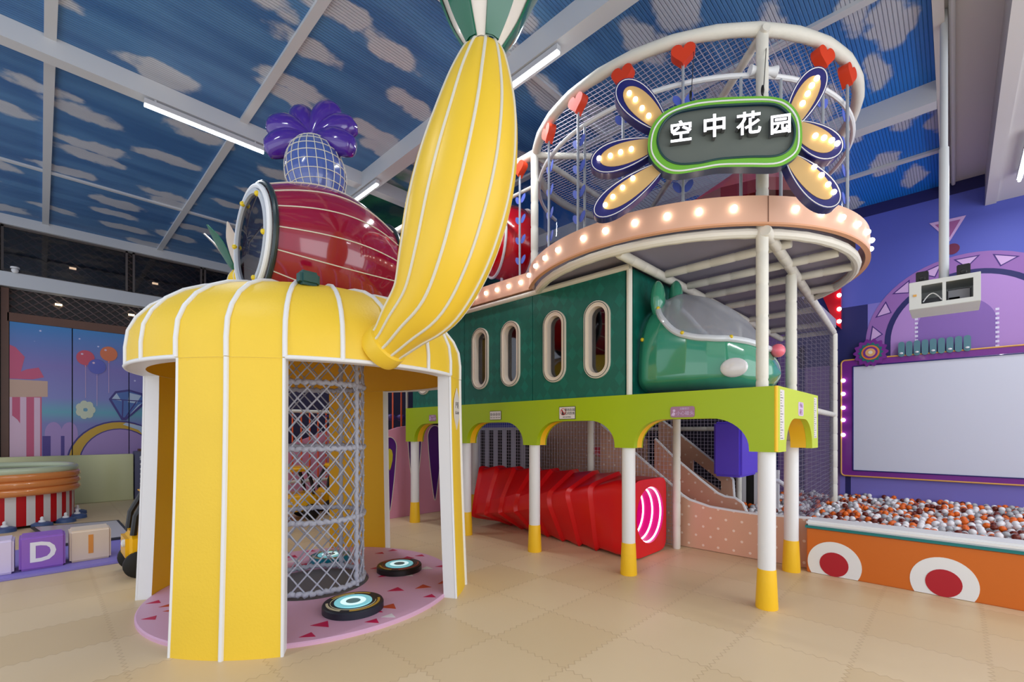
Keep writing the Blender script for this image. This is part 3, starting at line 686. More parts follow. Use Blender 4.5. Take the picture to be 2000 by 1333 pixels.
t, pts, fr, rs = squash(secs, 11, None, 'giant curved yellow squash with pale piping rising from the pavilion roof, leafy tip up', r0=.135)
mb = MB(); i = 0; u_, w_, tg = fr[0]; mb.lathe([(.001, -.06), (.15, -.05), (.16, -.02), (.155, .06), (.13, .075)], pts[0], axis=tg, n=40, xref=u_); mb.build('collar', M['yellow2'], t, sharp=50)
# smaller squash beyond the roof
secs = [(pd(500, 585, 6.0), .10), (pd(488, 575, 6.0), .16), (pd(476, 560, 6.0), .19), (pd(470, 545, 6.0), .16), (pd(467, 530, 6.0), .08)]
_t2, _p2, _f2, _r2 = squash(secs, 10, None, 'small yellow squash with green and white leaves behind the pavilion roof', leaves=8, leaf_l=.5, r0=.07)

mb = MB(); mb.tube([(_p2[0].x, _p2[0].y, 0), (_p2[0].x, _p2[0].y, _p2[0].z+.03)], .09, 20); mb.build('stalk', M['yellow2'], _t2)
# ------------------------------------------------------------------ plum barrel on the roof
BC = Vector((1.80, 4.17, 2.97))
t = thing('barrel_capsule', 'glossy plum red barrel capsule with white lines and round porthole on the pavilion roof', 'play capsule', BC-VZ*.55)
bp = []
for i in range(25):
    s_ = -1+2*i/24; bp.append((.455+.15*math.cos(s_*PI/2)**.9 if abs(s_) < 1 else .46, s_*.54))
mb = MB(); mb.lathe([(.43, -.54)]+bp, BC, axis=VX, n=72); mb.build('shell', M['plum'], t, sharp=50)
mb = MB()
for k in range(17):
    a = 2*PI*(k+.3)/17; mb.tube([BC+VX*h+(VZ*math.cos(a)+VX.cross(VZ)*math.sin(a))*(r+.002) for r, h in bp], .005, 5)
mb.build('white_lines', M['line'], t)
mb = MB()
def ringx(mb, x, R_, r, mi=0): mb.tube([BC+VX*x+(VZ*math.cos(2*PI*k/64)+VY*math.sin(2*PI*k/64))*R_ for k in range(64)], r, 10, closed=True, mi=mi)
ringx(mb, -.55, .462, .022); mb.build('dark_rim', mat('dark_slate_rim', (30, 48, 50), .3, coat=.4), t)
mb = MB(); ringx(mb, .55, .462, .028); mb.build('dark_rim', MATS['dark_slate_rim'], t)
mb = MB(); ringx(mb, -.585, .425, .022); mb.build('white_rim', M['white'], t)
mb = MB(); mb.lathe([(.40, -.56), (.40, -.61), (.362, -.61), (.362, -.58)], BC, axis=VX, n=56); mb.build('porthole_frame', mat('grey_white_frame', (200, 206, 214), .35), t)
mb = MB(); mb.lathe([(.362, -.59), (.2, -.61), (.001, -.62)], BC, axis=VX, n=56); mb.build('porthole_pane', clear('violet_smoked', (.35, .33, .42), .3), t)
for k in range(6):
    a = 2*PI*k/6+.4; mb = MB(); mb.ball(BC+VX*-.612+(VZ*math.cos(a)+VY*math.sin(a))*.375, .022, 10, 6); mb.build('yellow_bolt', M['bolt'], t)
# red tunnel to the tower behind
path = smooth([(2.42, 4.17, 2.97), (2.75, 4.3, 3.02), (3.15, 4.75, 3.2), (3.5, 5.3, 3.42), (3.85, 5.8, 3.6)], 8, False)
mb = MB(); mb.tube(path, [.38+.012*(k % 2) for k in range(len(path))], 32); mb.build('crawl_tube', M['red'], None, tagd=('ribbed red crawl tube leading from the plum barrel to the upper deck', 'crawl tube'))
mb = MB(); p = cyl(245, .95, 2.47); mb.box((p.x-.07, p.y-.05, 2.43), (p.x+.07, p.y+.05, 2.53)); v_ = MB()
mb.build('teal_vent_box', mat('teal_box', (40, 84, 84), .4), None, bevel=.02, tagd=('small dark teal box on top of the pavilion roof under the barrel', 'vent'))

# gridded bulb with violet flower
GC = pd(617, 342, 4.25)
t = thing('flower_ornament', 'blue gridded bulb crowned with a glossy violet balloon flower on the plum barrel', 'flower ornament', GC-VZ*.34)
ax = (Vector((1, 0, 0)), Vector((0, 1, 0)), VZ)
tilt = Matrix.Rotation(math.radians(-6), 3, F); AX = tuple(tilt @ v for v in (R, -F, VZ))
mb = MB(); mb.ball(GC, (.265, .265, .35), 40, 26, ax=AX); mb.build('bulb_body', M['iris'], t, sharp=80)
mb = MB()
def ep(a, b): return GC+AX[0]*.267*math.cos(b)*math.cos(a)+AX[1]*.267*math.cos(b)*math.sin(a)+AX[2]*.352*math.sin(b)
for k in range(22): mb.tube([ep(2*PI*k/22, -1.2+2.6*j/24) for j in range(25)], .0036, 5)
for k in range(11): b_ = -1.15+k*.235; mb.tube([ep(2*PI*j/40, b_) for j in range(40)], .0036, 5, closed=True)
mb.build('white_grid', M['line'], t)
top = GC+AX[2]*.335
FU = (VZ*.93+F*.37).normalized()
for k, an in enumerate((200, 160, 118, 68, 26, -16, 94, 140, 46)):
    an = math.radians(an); back = k > 5; d = (R*math.cos(an)+FU*math.sin(an)+F*(.75 if back else 0)-F*(.10 if k in (1, 3) else 0)).normalized()
    sd = d.cross(F).normalized(); up = sd.cross(d); mb = MB()
    def PP(i, j, d=d, sd=sd, up=up):
        tt = i; prof_ = math.sin(PI*min(1, tt)**.8*.93)**.62 if 0 < tt < 1 else (0 if tt == 0 else math.sin(PI*.93)**.62*0)
        w1 = .150*prof_*(.5+.6*tt); return top+d*(.46*tt-.02)+sd*w1*math.cos(2*PI*j)+up*w1*.85*math.sin(2*PI*j)+AX[2]*.03*math.sin(tt*PI)
    mb.surf(PP, 16, 16, cv=True); pt = mb.build('petal', M['violet'], t, sharp=80)
    db = MB()
    for q in (-.05, 0, .05): db.ball(top+d*(.43-abs(q)*.3)+sd*q+up*.01, .007, 6, 4)
    db.build('tip_lights', mat('tiny_white_bead', (235, 235, 245), .3), pt)

# ================================================================== ARCADE AND GREEN CABIN
YS = [1.07, 2.29, 3.51, 4.73, 5.95]
t0 = thing('arcade_post', 'front corner padded post, white with a yellow boot, nearest the camera', 'post', (4.0, YS[0], 0), 'white padded posts with yellow boots')
mb = MB(); mb.lathe([(.058, .28), (.064, .30), (.064, 1.30), (.001, 1.30)], (4.0, YS[0], 0), n=28); mb.build('shaft', M['white'], t0)
mb = MB(); mb.lathe([(.001, 0), (.079, 0), (.081, .01), (.068, .29), (.066, .31), (.001, .31)], (4.0, YS[0], 0), n=28); mb.build('boot', M['amber'], t0)
lab = ['', 'second padded post from the front corner, before the red tunnel mouth', 'third padded post from the front corner, before the middle of the red tunnel', 'fourth padded post from the front corner, by the far end of the red tunnel', 'last padded post of the arcade, seen through the pavilion']
for i in (1, 2, 3, 4): dup(t0, (4.0, YS[i], 0), lab[i])
dup(t0, (5.22, 1.175, 0), 'padded post with yellow boot beside the orange ball pit wall')
dup(t0, (5.22, 5.95, 0), 'padded post in the rear row next to the far end of the red tunnel')

# lime valance
def valance_outline(s0, s1, posts, zt=1.745, zb=1.235, za=1.505, pw=.105):
    pts_ = [(s0, zt), (s0, zb)]
    for i in range(len(posts)-1):
        a, b = posts[i]+pw, posts[i+1]-pw
        pts_.append((a, zb)); rx = min(.30, (b-a)*.45); n = 10
        for k in range(n+1):
            th = PI/2*k/n; pts_.append((a+rx*(1-math.cos(th))+.0, zb+.02+(za-zb-.02)*math.sin(th)))
        for k in range(n+1):
            th = PI/2*(1-k/n); pts_.append((b-rx*(1-math.cos(th)), zb+.02+(za-zb-.02)*math.sin(th)))
        pts_.append((b, zb))
    pts_ += [(s1, zb), (s1, zt)]
    return pts_
t = thing('arched_valance', 'long lime green foam valance with round arches along the arcade', 'valance', (4.0, 3.5, 1.235))
vo = valance_outline(-6.07, -0.985, [-y for y in reversed(YS)])
mb = MB(); mb.prism(vo, (3.915, 0, 0), -VY, VZ, .06); mb.prism(vo, (4.075, 0, 0), -VY, VZ, .01); mb.build('front_panel', M['lime'], t)
mb = MB(); mb.prism([(x, z+.002) for x, z in vo], (3.976, 0, 0), -VY, VZ, .09); mb.build('arch_lining', M['amber'], t)
mb = MB(); mb.tube([(3.925, .985, 1.24), (3.925, .985, 1.745)], .014, 8); mb.build('corner_piping', M['amber'], t)
t = thing('arched_valance', 'short lime valance with one arch and height charts, on the end facing the ball pit', 'valance', (4.6, .99, 1.235))
vs_ = valance_outline(3.93, 5.33, [4.03, 5.20], pw=.12)
mb = MB(); mb.prism(vs_, (0, .97, 0), VX, VZ, .05); mb.build('front_panel', mat('lit_lime_vinyl', (196, 214, 40), .45), t)  # same lime as the long valance, lightened in colour for its lit side
mb = MB(); mb.prism([(x, z+.002) for x, z in vs_], (0, 1.021, 0), VX, VZ, .13); mb.build('arch_lining', M['amber'], t)
for x in (4.02, 5.20):
    mb = MB(); mb.prism([(x-.05, 1.33), (x+.07, 1.33), (x+.07, 1.72), (x-.05, 1.72)], (0, .968, 0), VX, VZ, .004, mi=0)
    for k in range(18): mb.box((x-.04, .9665, 1.34+k*.021), (x+(-.01 if k % 3 else .03), .968, 1.344+k*.021), 1)
    mb.build('height_chart', [M['signwhite'], M['ink']], t)
mb = MB(); mb.prism(rrect(4.54, 1.53, 4.72, 1.65, .02), (0, .967, 0), VX, VZ, .004); text(mb, '小心', .055, (4.63, .9665, 1.62), VX, VZ, .001, mi=1); text(mb, '碰头', .055, (4.63, .9665, 1.56), VX, VZ, .001, mi=1)
mb.build('warning_sign', [M['signlil'], M['signmauve']], None, tagd=('small lilac warning sign on the short valance facing the ball pit', 'sign'))

# notices on the long valance
def notice(Y, zc, wd, hh, build, mats, lab):
    mb = MB(); build(mb, Y, zc, wd, hh); mb.build('warning_sign', mats, None, tagd=(lab, 'sign'))
XP = 3.912
def n1(mb, Y, zc, wd, hh):
    mb.box((XP-.004, Y-wd/2-.005, zc-hh/2-.005), (XP, Y+wd/2+.005, zc+hh/2+.005), 1); mb.prism([(-Y-wd/2, zc-hh/2), (-Y+wd/2, zc-hh/2), (-Y+wd/2, zc+hh/2), (-Y-wd/2, zc+hh/2)], (XP-.006, 0, 0), -VY, VZ, .002, mi=0)
    cx = -Y-wd*.25; mb.prism(circ(cx, zc+.012, hh*.30, 24), (XP-.007, 0, 0), -VY, VZ, .001, holes=[circ(cx, zc+.012, hh*.25, 24)], mi=2)
    mb.prism([(cx-.018, zc+.03), (cx-.002, zc+.03), (cx+.002, zc), (cx+.02, zc-.02), (cx-.018, zc-.02)], (XP-.007, 0, 0), -VY, VZ, .001, mi=1)
    mb.prism([(cx-.028, zc+.034), (cx-.022, zc+.04), (cx+.028, zc-.012), (cx+.022, zc-.018)], (XP-.0075, 0, 0), -VY, VZ, .001, mi=2)
    text(mb, '请勿在园', .034, (XP-.007, Y-wd*.17, zc+.030), -VY, VZ, .001, mi=1); text(mb, '区内饮食', .034, (XP-.007, Y-wd*.17, zc-.008), -VY, VZ, .001, mi=1); text(mb, 'NO EATING', .02, (XP-.007, Y-.0, zc-.045), -VY, VZ, .001, mi=1)
p = pX(1108, 807, XP); notice(p.y, p.z, .205, .125, n1, [M['signwhite'], M['ink'], mat('prohibit_red', (190, 40, 50), .5)], 'white no eating notice on the lime valance above the middle of the tunnel')
def n2(mb, Y, zc, wd, hh):
    mb.box((XP-.004, Y-wd/2-.005, zc-hh/2-.005), (XP, Y+wd/2+.005, zc+hh/2+.005), 1); mb.prism([(-Y-wd/2, zc-hh/2), (-Y+wd/2, zc-hh/2), (-Y+wd/2, zc+hh/2), (-Y-wd/2, zc+hh/2)], (XP-.006, 0, 0), -VY, VZ, .002, mi=0)
    for k in range(4):
        cx = -Y-wd*.36+k*wd*.24; mb.prism(circ(cx, zc+.012, .018, 16), (XP-.007, 0, 0), -VY, VZ, .001, holes=[circ(cx, zc+.012, .014, 16)], mi=1)
        mb.prism(circ(cx, zc+.012, .007, 5), (XP-.007, 0, 0), -VY, VZ, .001, mi=1); mb.box((XP-.007, -cx-.017, zc-.03), (XP-.006, -cx+.017, zc-.024), 1)
p = pX(968, 812, XP); notice(p.y, p.z, .19, .10, n2, [M['signwhite'], M['ink']], 'white notice with four small round symbols on the lime valance')
def n3(mb, Y, zc, wd, hh):
    mb.prism(rrect(-Y-wd/2, zc-hh/2, -Y+wd/2, zc+hh/2, .02), (XP-.006, 0, 0), -VY, VZ, .006, mi=0)
    text(mb, '温馨提示', .022, (XP-.007, Y-.02, zc+.026), -VY, VZ, .001, mi=1); text(mb, '小心碰头', .040, (XP-.007, Y-.025, zc-.014), -VY, VZ, .001, mi=1)
    cx = -Y-wd*.38; mb.prism(circ(cx+.008, zc+.012, .012, 12), (XP-.007, 0, 0), -VY, VZ, .001, mi=1); mb.prism([(cx-.02, zc-.03), (cx+.01, zc-.035), (cx+.02, zc-.01), (cx, zc)], (XP-.007, 0, 0), -VY, VZ, .001, mi=1)
p = pX(1333, 805, XP); notice(p.y, p.z, .215, .095, n3, [M['signmauve'], M['signlil']], 'mauve mind your head notice over the arch nearest the camera')
p = pX(845, 817, XP); notice(p.y, p.z, .16, .09, n3, [M['signmauve'], M['signlil']], 'small mauve notice over the farthest arch, half behind the pavilion leg')

# cabin
ARG = argyle_mat()
t = thing('green_cabin', 'teal green upper cabin wall with diamond pattern and oval windows above the valance', 'cabin', (4.0, 3.5, 1.745))
def oval(yc, zc, hw, hh, n=10):
    out = []
    for k in range(n+1): a = PI*k/n; out.append((yc+hw*math.cos(a), zc+hh-hw+hw*math.sin(a)))
    for k in range(n+1): a = PI+PI*k/n; out.append((yc+hw*math.cos(a), zc-hh+hw+hw*math.sin(a)))
    return out
segs = [(2.305, 3.505), (3.51, 4.725), (4.73, 5.945)]
def uy(u): r_ = ray(u, 700); return 3.96/r_.x*r_.y
wins = [[uy(1167), uy(1084)], [uy(998), uy(939)], [4.73+(uy(998)-3.51)+.03, 4.73+(uy(939)-3.51)+.03]]
for (y0, y1), ws in zip(segs, wins):
    holes = [oval(-y, 2.33, .115, .355) for y in ws]
    mb = MB(); mb.prism([(-y1+.002, 1.745), (-y0-.002, 1.745), (-y0-.002, 3.0), (-y1+.002, 3.0)], (3.96, 0, 0), -VY, VZ, .07, holes=holes); mb.build('wall_panel', ARG, t)
    for y in ws:
        mb = MB(); mb.prism(oval(-y, 2.33, .155, .395, 14), (3.935, 0, 0), -VY, VZ, .03, holes=[oval(-y, 2.33, .125, .365, 14)], mi=0)
        mb.prism(oval(-y, 2.33, .126, .366, 14), (3.945, 0, 0), -VY, VZ, .085, holes=[oval(-y, 2.33, .100, .340, 14)], mi=0)
        path = [Vector((3.933, -a, b)) for a, b in oval(-y, 2.33, .142, .382, 14)]; mb.tube(path, .0035, 5, closed=True, mi=1)
        f_ = mb.build('window_frame', [M['cream'], M['darkgreen']], t, bevel=0); mb = MB(); mb.prism(oval(-y, 2.33, .1005, .3405, 14), (4.01, 0, 0), -VY, VZ, .004); mb.build('pane', M['glass'], f_)
mb = MB(); mb.prism([(4.07, 1.745), (5.2, 1.745), (5.2, 3.0), (4.07, 3.0)], (0, 2.28, 0), VX, VZ, .06); mb.build('end_panel', ARG, t)
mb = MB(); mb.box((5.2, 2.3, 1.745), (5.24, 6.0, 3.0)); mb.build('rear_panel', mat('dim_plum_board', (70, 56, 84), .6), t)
mb = MB(); mb.tube([(3.98, 2.27, 1.74), (3.98, 2.27, 3.0)], .028, 10); mb.build('corner_tube', M['pipe'], t)
mb = MB(); mb.tube([(3.96, 2.25, 2.99), (3.96, 6.0, 2.99)], .03, 10); mb.build('top_tube', M['pipe'], t)
mb = MB(); mb.box((4.09, 1.14, 1.64), (5.2, 6.3, 1.72)); mb.build('lower_deck', M['deck'], None, tagd=('grey floor deck carrying the green cabin above the arcade', 'deck'))

# ================================================================== ROUND BALCONY
BALC = Vector((5.22, 2.33, 0)); RB = 1.77
def bc(deg, r, z): a = math.radians(deg); return Vector((BALC.x+r*math.cos(a), BALC.y+r*math.sin(a), z))
t = thing('round_balcony', 'round raised balcony with peach rim and a row of lit bulbs', 'balcony', (5.22, 2.33, 3.0))
mb = MB(); mb.lathe([(.001, 3.06), (1.66, 3.06), (1.66, 3.20), (.001, 3.20)], BALC, n=80); mb.box((4.0, 1.38, 3.062), (8.95, 2.12, 3.2)); mb.box((4.0, 2.12, 3.062), (5.25, 7.2, 3.2)); mb.box((5.25, 2.1, 3.063), (8.95, 6.2, 3.2)); mb.build('deck_board', M['deck'], t)
mb = MB(); A0, A1 = 138, 324
mb.lathe([(1.735, 3.035), (RB, 3.035), (RB, 3.255), (1.735, 3.255), (1.735, 3.035)], BALC, n=90, a0=math.radians(A0), a1=math.radians(A1), mi=0)
mb.lathe([(1.735, 3.030), (RB+.006, 3.030), (RB+.006, 3.045), (1.735, 3.045)], BALC, n=90, a0=math.radians(A0), a1=math.radians(A1), mi=1)
mb.build('rim', [M['peach'], M['peachd']], t)
mb = MB(); mb.tube([bc(226, RB+.001, 3.04), bc(226, RB+.001, 3.25)], .004, 5); mb.build('rim_seam', mat('seam_brown', (130, 90, 70), .6), t)
mb = MB(); mb.box((3.93, 3.50, 3.035), (3.99, 7.2, 3.235)); mb.build('straight_rim', M['peach'], t)
bulbpx = [1035, 1048, 1066, 1091, 1140, 1183, 1240, 1303, 1365, 1433, 1553, 1604, 1643, 1673]
def hit(u, R_):
    a = math.atan((u-1000)/FPX); d = F*math.cos(a)+R*math.sin(a); d.normalize(); b = d.dot(BALC); disc = b*b-(BALC.x**2+BALC.y**2-R_*R_)
    if disc < 0: return None
    s_ = b-math.sqrt(disc); return d*s_
angs = []
for u in bulbpx:
    h_ = hit(u, RB)
    if h_: angs.append(math.degrees(math.atan2(h_.y-BALC.y, h_.x-BALC.x)) % 360)
angs += [angs[-1]+8, angs[-1]+16, angs[-1]+24, angs[-1]+32]
for a in angs:
    mb = MB(); mb.ball(bc(a, RB+.012, 3.155), .024, 12, 8); mb.build('bulb', M['bulb'], t)
for k in range(12):
    mb = MB(); mb.ball(Vector((3.918, 3.66+k*.20, 3.14)), .022, 12, 8); mb.build('bulb', M['bulb'], t)
mb = MB(); mb.tube([bc(A0+2+(A1-A0-4)*k/80, 1.665, 3.0) for k in range(81)], [.04+(.003 if k % 4 == 0 else 0) for k in range(81)], 10); mb.build('edge_tube', M['pipe'], t)
def tubewrap(mb, p0, p1, r, step=.22, n=12):
    p0 = Vector(p0); p1 = Vector(p1); L = (p1-p0).length; k = max(2, int(L/step)); path = []; rr = []
    for i in range(k):
        for f_, s_ in ((0.0, .90), (.06, 1.0), (.94, 1.0)): path.append(p0.lerp(p1, (i+f_)/k)); rr.append(r*s_)
    path.append(p1); rr.append(r*.9); mb.tube(path, rr, n)
for X, ya, yb in ((4.45, 1.0, 2.12), (4.98, .75, 2.12), (5.5, .72, 2.12), (6.15, .95, 2.12), (7.1, 1.3, 2.12), (8.15, 1.36, 2.12), (8.9, 1.4, 2.12)):
    mb = MB(); tubewrap(mb, (X, ya, 3.0), (X, yb, 3.0), .04); mb.build('joist', M['pipe'], t)
for y, x0, x1 in ((2.16, 3.6, 8.95),):
    mb = MB(); tubewrap(mb, (x0, y, 2.99), (x1, y, 2.99), .045); mb.build('main_tube', M['pipe'], t)

mb = MB(); tubewrap(mb, (4.0, 1.08, 2.99), (8.92, 1.41, 2.99), .045); mb.build('main_tube', M['pipe'], t)
# foam wrapped uprights
def upright(x, y, z0, z1, r, lab, grp='foam wrapped white uprights'):
    mb = MB(); tubewrap(mb, (x, y, z0), (x, y, z1), r, .25, 16); return mb.build('foam_wrapped_upright', M['pipe'], None, tagd=(lab, 'upright', grp))
upright(4.045, 1.115, 1.30, 4.62, .046, 'tall white upright at the front corner, rising behind the lit sign to the top ring')
upright(5.22, 1.175, 1.30, 2.96, .050, 'white upright on the ball pit side, under the round balcony')
upright(8.92, 1.41, 0.0, 2.97, .055, 'far white upright standing in the ball pit by the screen')
upright(5.27, 2.38, 0.0, 1.63, .045, 'white upright beside the dotted peach slide board')
upright(5.27, 3.6, 0.0, 1.63, .045, 'white upright behind the red tunnel')
upright(4.0, 3.51, 3.2, 4.62, .045, 'white upright where the round balcony meets the straight parapet')
upright(7.2, 2.3, 0.0, 3.0, .04, 'white upright behind the violet foam pad')
mb = MB(); tubewrap(mb, (5.3, 1.2, 1.66), (8.9, 1.41, 1.66), .04); mb.build('cross_tube', M['pipe'], None, tagd=('white horizontal tube across the net above the ball pit', 'tube'))
mb = MB(); tubewrap(mb, (7.3, 2.35, 1.43), (7.3, 4.6, 1.43), .035); mb.build('cross_tube', M['pipe'], None, tagd=('white horizontal tube above the dark net behind the slide', 'tube'))

# ------------------------------------------------------------------ cage on the balcony
t = thing('balcony_cage', 'white tube cage ring with net roof and clear acrylic sides around the round balcony', 'cage', (5.22, 2.33, 3.2))
mb = MB(); mb.tube([bc(360*k/96, 1.68, 4.64) for k in range(96)], [.05+(.004 if k % 3 == 0 else 0) for k in range(96)], 12, closed=True); mb.build('top_ring', M['pipe'], t)
mb = MB(); mb.tube([bc(100+250*k/70, 1.64, 4.30) for k in range(71)], .021, 8); mb.build('handrail', M['white'], t)
mb = MB(); tubewrap(mb, (4.0, 3.5, 4.62), (4.0, 7.2, 4.62), .05); mb.tube([(4.0, 3.5, 4.25), (4.0, 7.2, 4.25)], .02, 8); mb.build('straight_rail', M['pipe'], t)
for a, b_ in (((4.0, 1.07), (6.5, 3.5)), ((4.0, 3.5), (6.4, 1.2)), ((4.0, 3.5), (6.9, 3.5))):
    mb = MB(); tubewrap(mb, (*a, 4.60), (*b_, 4.60), .035); mb.build('roof_tube', M['pipe'], t)
mb = MB(); c = .05; k = -1.62
while k < 1.63:
    L = math.sqrt(1.64**2-k*k)
    for ax_ in (0, 1):
        p0 = BALC+Vector((k, -L, 4.64) if ax_ else (-L, k, 4.64)); p1 = BALC+Vector((k, L, 4.64) if ax_ else (L, k, 4.64)); m1 = (p0+p1)/2-VZ*.02; mb.tube([p0, m1, p1], .0032, 3)
    k += c
mb.build('roof_net', M['net'], t)
mb = MB(); mb.surf(lambda i, j: bc(142+178*i, 1.62, 3.24+.98*j), 60, 1); mb.build('acrylic_side', M['acrylic'], t)
for u in (1142, 1447, 1525):
    h_ = hit(u, 1.64); mb = MB(); mb.tube([(h_.x, h_.y, 3.2), (h_.x, h_.y, 4.3)], .013, 8); mb.build('baluster', M['steel'], t)
mb = MB(); h_ = hit(1490, 1.66); tdir = Vector((-(h_.y-BALC.y), h_.x-BALC.x, 0)).normalized()
mb.tube([Vector((h_.x, h_.y, 4.32))-tdir*.11, Vector((h_.x, h_.y, 4.32))-tdir*.06, Vector((h_.x, h_.y, 4.32))+tdir*.06, Vector((h_.x, h_.y, 4.32))+tdir*.11], [.045, .032, .032, .045], 14); mb.build('clamp', M['white'], t)

def heart_poly(s_):
    pts_ = []
    for i in range(32):
        a = 2*PI*i/32; pts_.append((s_*16*math.sin(a)**3/16, s_*(13*math.cos(a)-5*math.cos(2*a)-2*math.cos(3*a)-math.cos(4*a))/16))
    return list(reversed(pts_))
hs = [(1072, 'third'), (1129, 'fourth'), (1217, 'fifth'), (1334, 'sixth'), (1607, 'seventh'), (1655, 'eighth')]
def heart_pole(x, y, outn, lab, zt=4.5):
    t = thing('heart_pole', lab, 'heart pole', (x, y, 3.23), 'orange hearts on poles around the balcony'); o = Vector((x, y, 0))
    a = VZ.cross(outn).normalized()
    mb = MB(); mb.tube([(x, y, 3.23), (x, y, zt-.04)], .0125, 8); mb.build('pole', M['steel'], t)
    mb = MB(); mb.prism(heart_poly(.095), o+VZ*zt+outn*.04, a, VZ, .08); mb.build('heart', M['heart'], t, sharp=30)
    for z in (3.38, 3.62, 3.86, 4.10):
        mb = MB()
        for s_ in (-1, 1):
            c_ = Vector((s_*.045, .045)); lp = []
            for k in range(14):
                q = 2*PI*k/14; x_, y_ = .055*math.cos(q), .028*math.sin(q)*(1 if math.cos(q) < .7 else .6); an = math.radians(58 if s_ > 0 else 122); lp.append((c_.x+x_*math.cos(an)-y_*math.sin(an), c_.y+x_*math.sin(an)+y_*math.cos(an)))
            mb.prism(lp, o+VZ*z-outn*.01, a, VZ, .004)
        mb.build('leaf_pair', M['leafblue'], t)
names = {1072: 'third from the yellow squash', 1129: 'fourth from the yellow squash, facing right', 1217: 'above the top left petal of the sign', 1334: 'above the left half of the lit sign', 1607: 'above the top right petal of the sign', 1655: 'just right of the top right petal'}
for u, _ in hs:
    h_ = hit(u, 1.685); nrm = Vector((h_.x-BALC.x, h_.y-BALC.y, 0)).normalized(); heart_pole(h_.x, h_.y, nrm, 'orange red heart on a slim pole, '+names[u])
heart_pole(3.95, 3.70, -VX, 'orange red heart on a slim pole, nearest the yellow squash')
h_ = bc(-38, 1.69, 0); heart_pole(h_.x, h_.y, Vector((math.cos(math.radians(-38)), math.sin(math.radians(-38)), 0)), 'orange red heart on a slim pole, rightmost on the balcony rim', 4.4)

# red tent canopy on the balcony
t = thing('tent_canopy', 'red pointed tent canopy standing on the balcony behind the lit sign', 'canopy', (5.72, 1.75, 3.2))
mb = MB(); n = 12
mb.lathe([(.80, 3.93), (.76, 3.95), (.0005, 4.50)], (5.72, 1.75, 0), n=n, mi=0); mb.lathe([(.80, 3.80), (.80, 3.93)], (5.72, 1.75, 0), n=n, mi=1); mb.build('roof', [M['red'], mat('dark_maroon', (120, 16, 40), .5)], t, sharp=20)
mb = MB(); mb.tube([(5.72, 1.75, 3.2), (5.72, 1.75, 4.48)], .04, 12); mb.build('pole', M['red2'], t)
# red drum pod on the deck
DC = pd(993, 478, 6.35)
t = thing('red_drum_pod', 'round red drum pod with white hoops on the upper deck behind the squash', 'play pod', (DC.x, DC.y, 3.2))
nd = Vector((.9, -.43, 0)).normalized()
mb = MB(); mb.lathe([(.001, -.30), (.38, -.29), (.46, -.2), (.50, 0), (.46, .2), (.38, .29), (.001, .30)], DC, axis=nd, n=48); mb.build('drum', M['red2'], t, sharp=50)
for s_ in (-.2, .2):
    mb = MB(); u1 = nd.cross(VZ); mb.tube([DC+nd*s_+(VZ*math.cos(2*PI*k/56)+u1*math.sin(2*PI*k/56))*.468 for k in range(56)], .018, 8, closed=True); mb.build('hoop', M['white'], t)
for s_ in (-.1, .1):
    mb = MB(); mb.tube([DC+nd*s_-VZ*.47, Vector((DC.x, DC.y, 3.2))+nd*s_], .02, 8); mb.build('stand_leg', M['white'], t)

# ------------------------------------------------------------------ lit name sign
sa = (R*.975-F*.222).normalized(); sb = VZ.copy(); sn = sa.cross(sb).normalized(); SO = pd(1415, 262, 3.34)
if sn.dot(SO-CAM) > 0: sn = -sn
def sp(u, v, off=0): q = pP(u, v, SO+sn*off, sn); dd = q-SO; return (dd.dot(sa), dd.dot(sb))
assert sa.cross(sb).dot(sn) > 0
outl = [(1265, 286), (1273, 247), (1300, 217), (1350, 198), (1405, 191), (1474, 188), (1515, 190), (1542, 201), (1562, 228), (1567, 264), (1562, 297), (1542, 316), (1515, 326), (1460, 326), (1405, 327), (1364, 334), (1322, 340), (1295, 334), (1273, 313)]
inl = [(1284, 275), (1295, 242), (1322, 220), (1377, 209), (1432, 205), (1501, 203), (1529, 212), (1548, 236), (1552, 264), (1542, 291), (1515, 305), (1460, 307), (1405, 311), (1364, 319), (1322, 320), (1295, 305)]
PO = [tuple(p[:2]) for p in smooth([(*sp(*q), 0) for q in reversed(outl)], 5)]; PI_ = [tuple(p[:2]) for p in smooth([(*sp(*q), 0) for q in reversed(inl)], 5)]
def scl(poly, k, kx=None):
    cx = sum(p[0] for p in poly)/len(poly); cz = sum(p[1] for p in poly)/len(poly); return [(cx+(x-cx)*(kx or k), cz+(z-cz)*k) for x, z in poly]
t = thing('name_sign', 'lit sign reading 空中花园 on a green bordered board with six bulb petals', 'sign', SO)
mb = MB(); mb.prism(PO, SO, sa, sb, .09, holes=[PI_], mi=0, ms=1); mb.build('green_border', [M['signgreen'], mat('sign_side_navy', (24, 60, 96), .4)], t)
mb = MB(); mb.prism(scl(PI_, 1.01), SO-sn*.025, sa, sb, .05); mb.build('board', M['signgrey'], t)
mid = [tuple(p[:2]) for p in smooth([((sp(*a)[0]+sp(*b)[0])/2, (sp(*a)[1]+sp(*b)[1])/2, 0) for a, b in []], 1)] if False else scl(PO, .91, .955)
mb = MB(); mb.tube([SO+sn*.003+sa*x+sb*z for x, z in mid], .006, 6, closed=True); mb.build('white_line', M['white'], t)
mb = MB(); mb.tube([SO+sn*.001+sa*x+sb*z for x, z in scl(PI_, 1.0)], .008, 6, closed=True); mb.build('dark_line', mat('deep_teal_line', (16, 64, 66), .4), t)
slope = math.atan2(sp(1522, 249)[1]-sp(1329, 263)[1], sp(1522, 249)[0]-sp(1329, 263)[0])
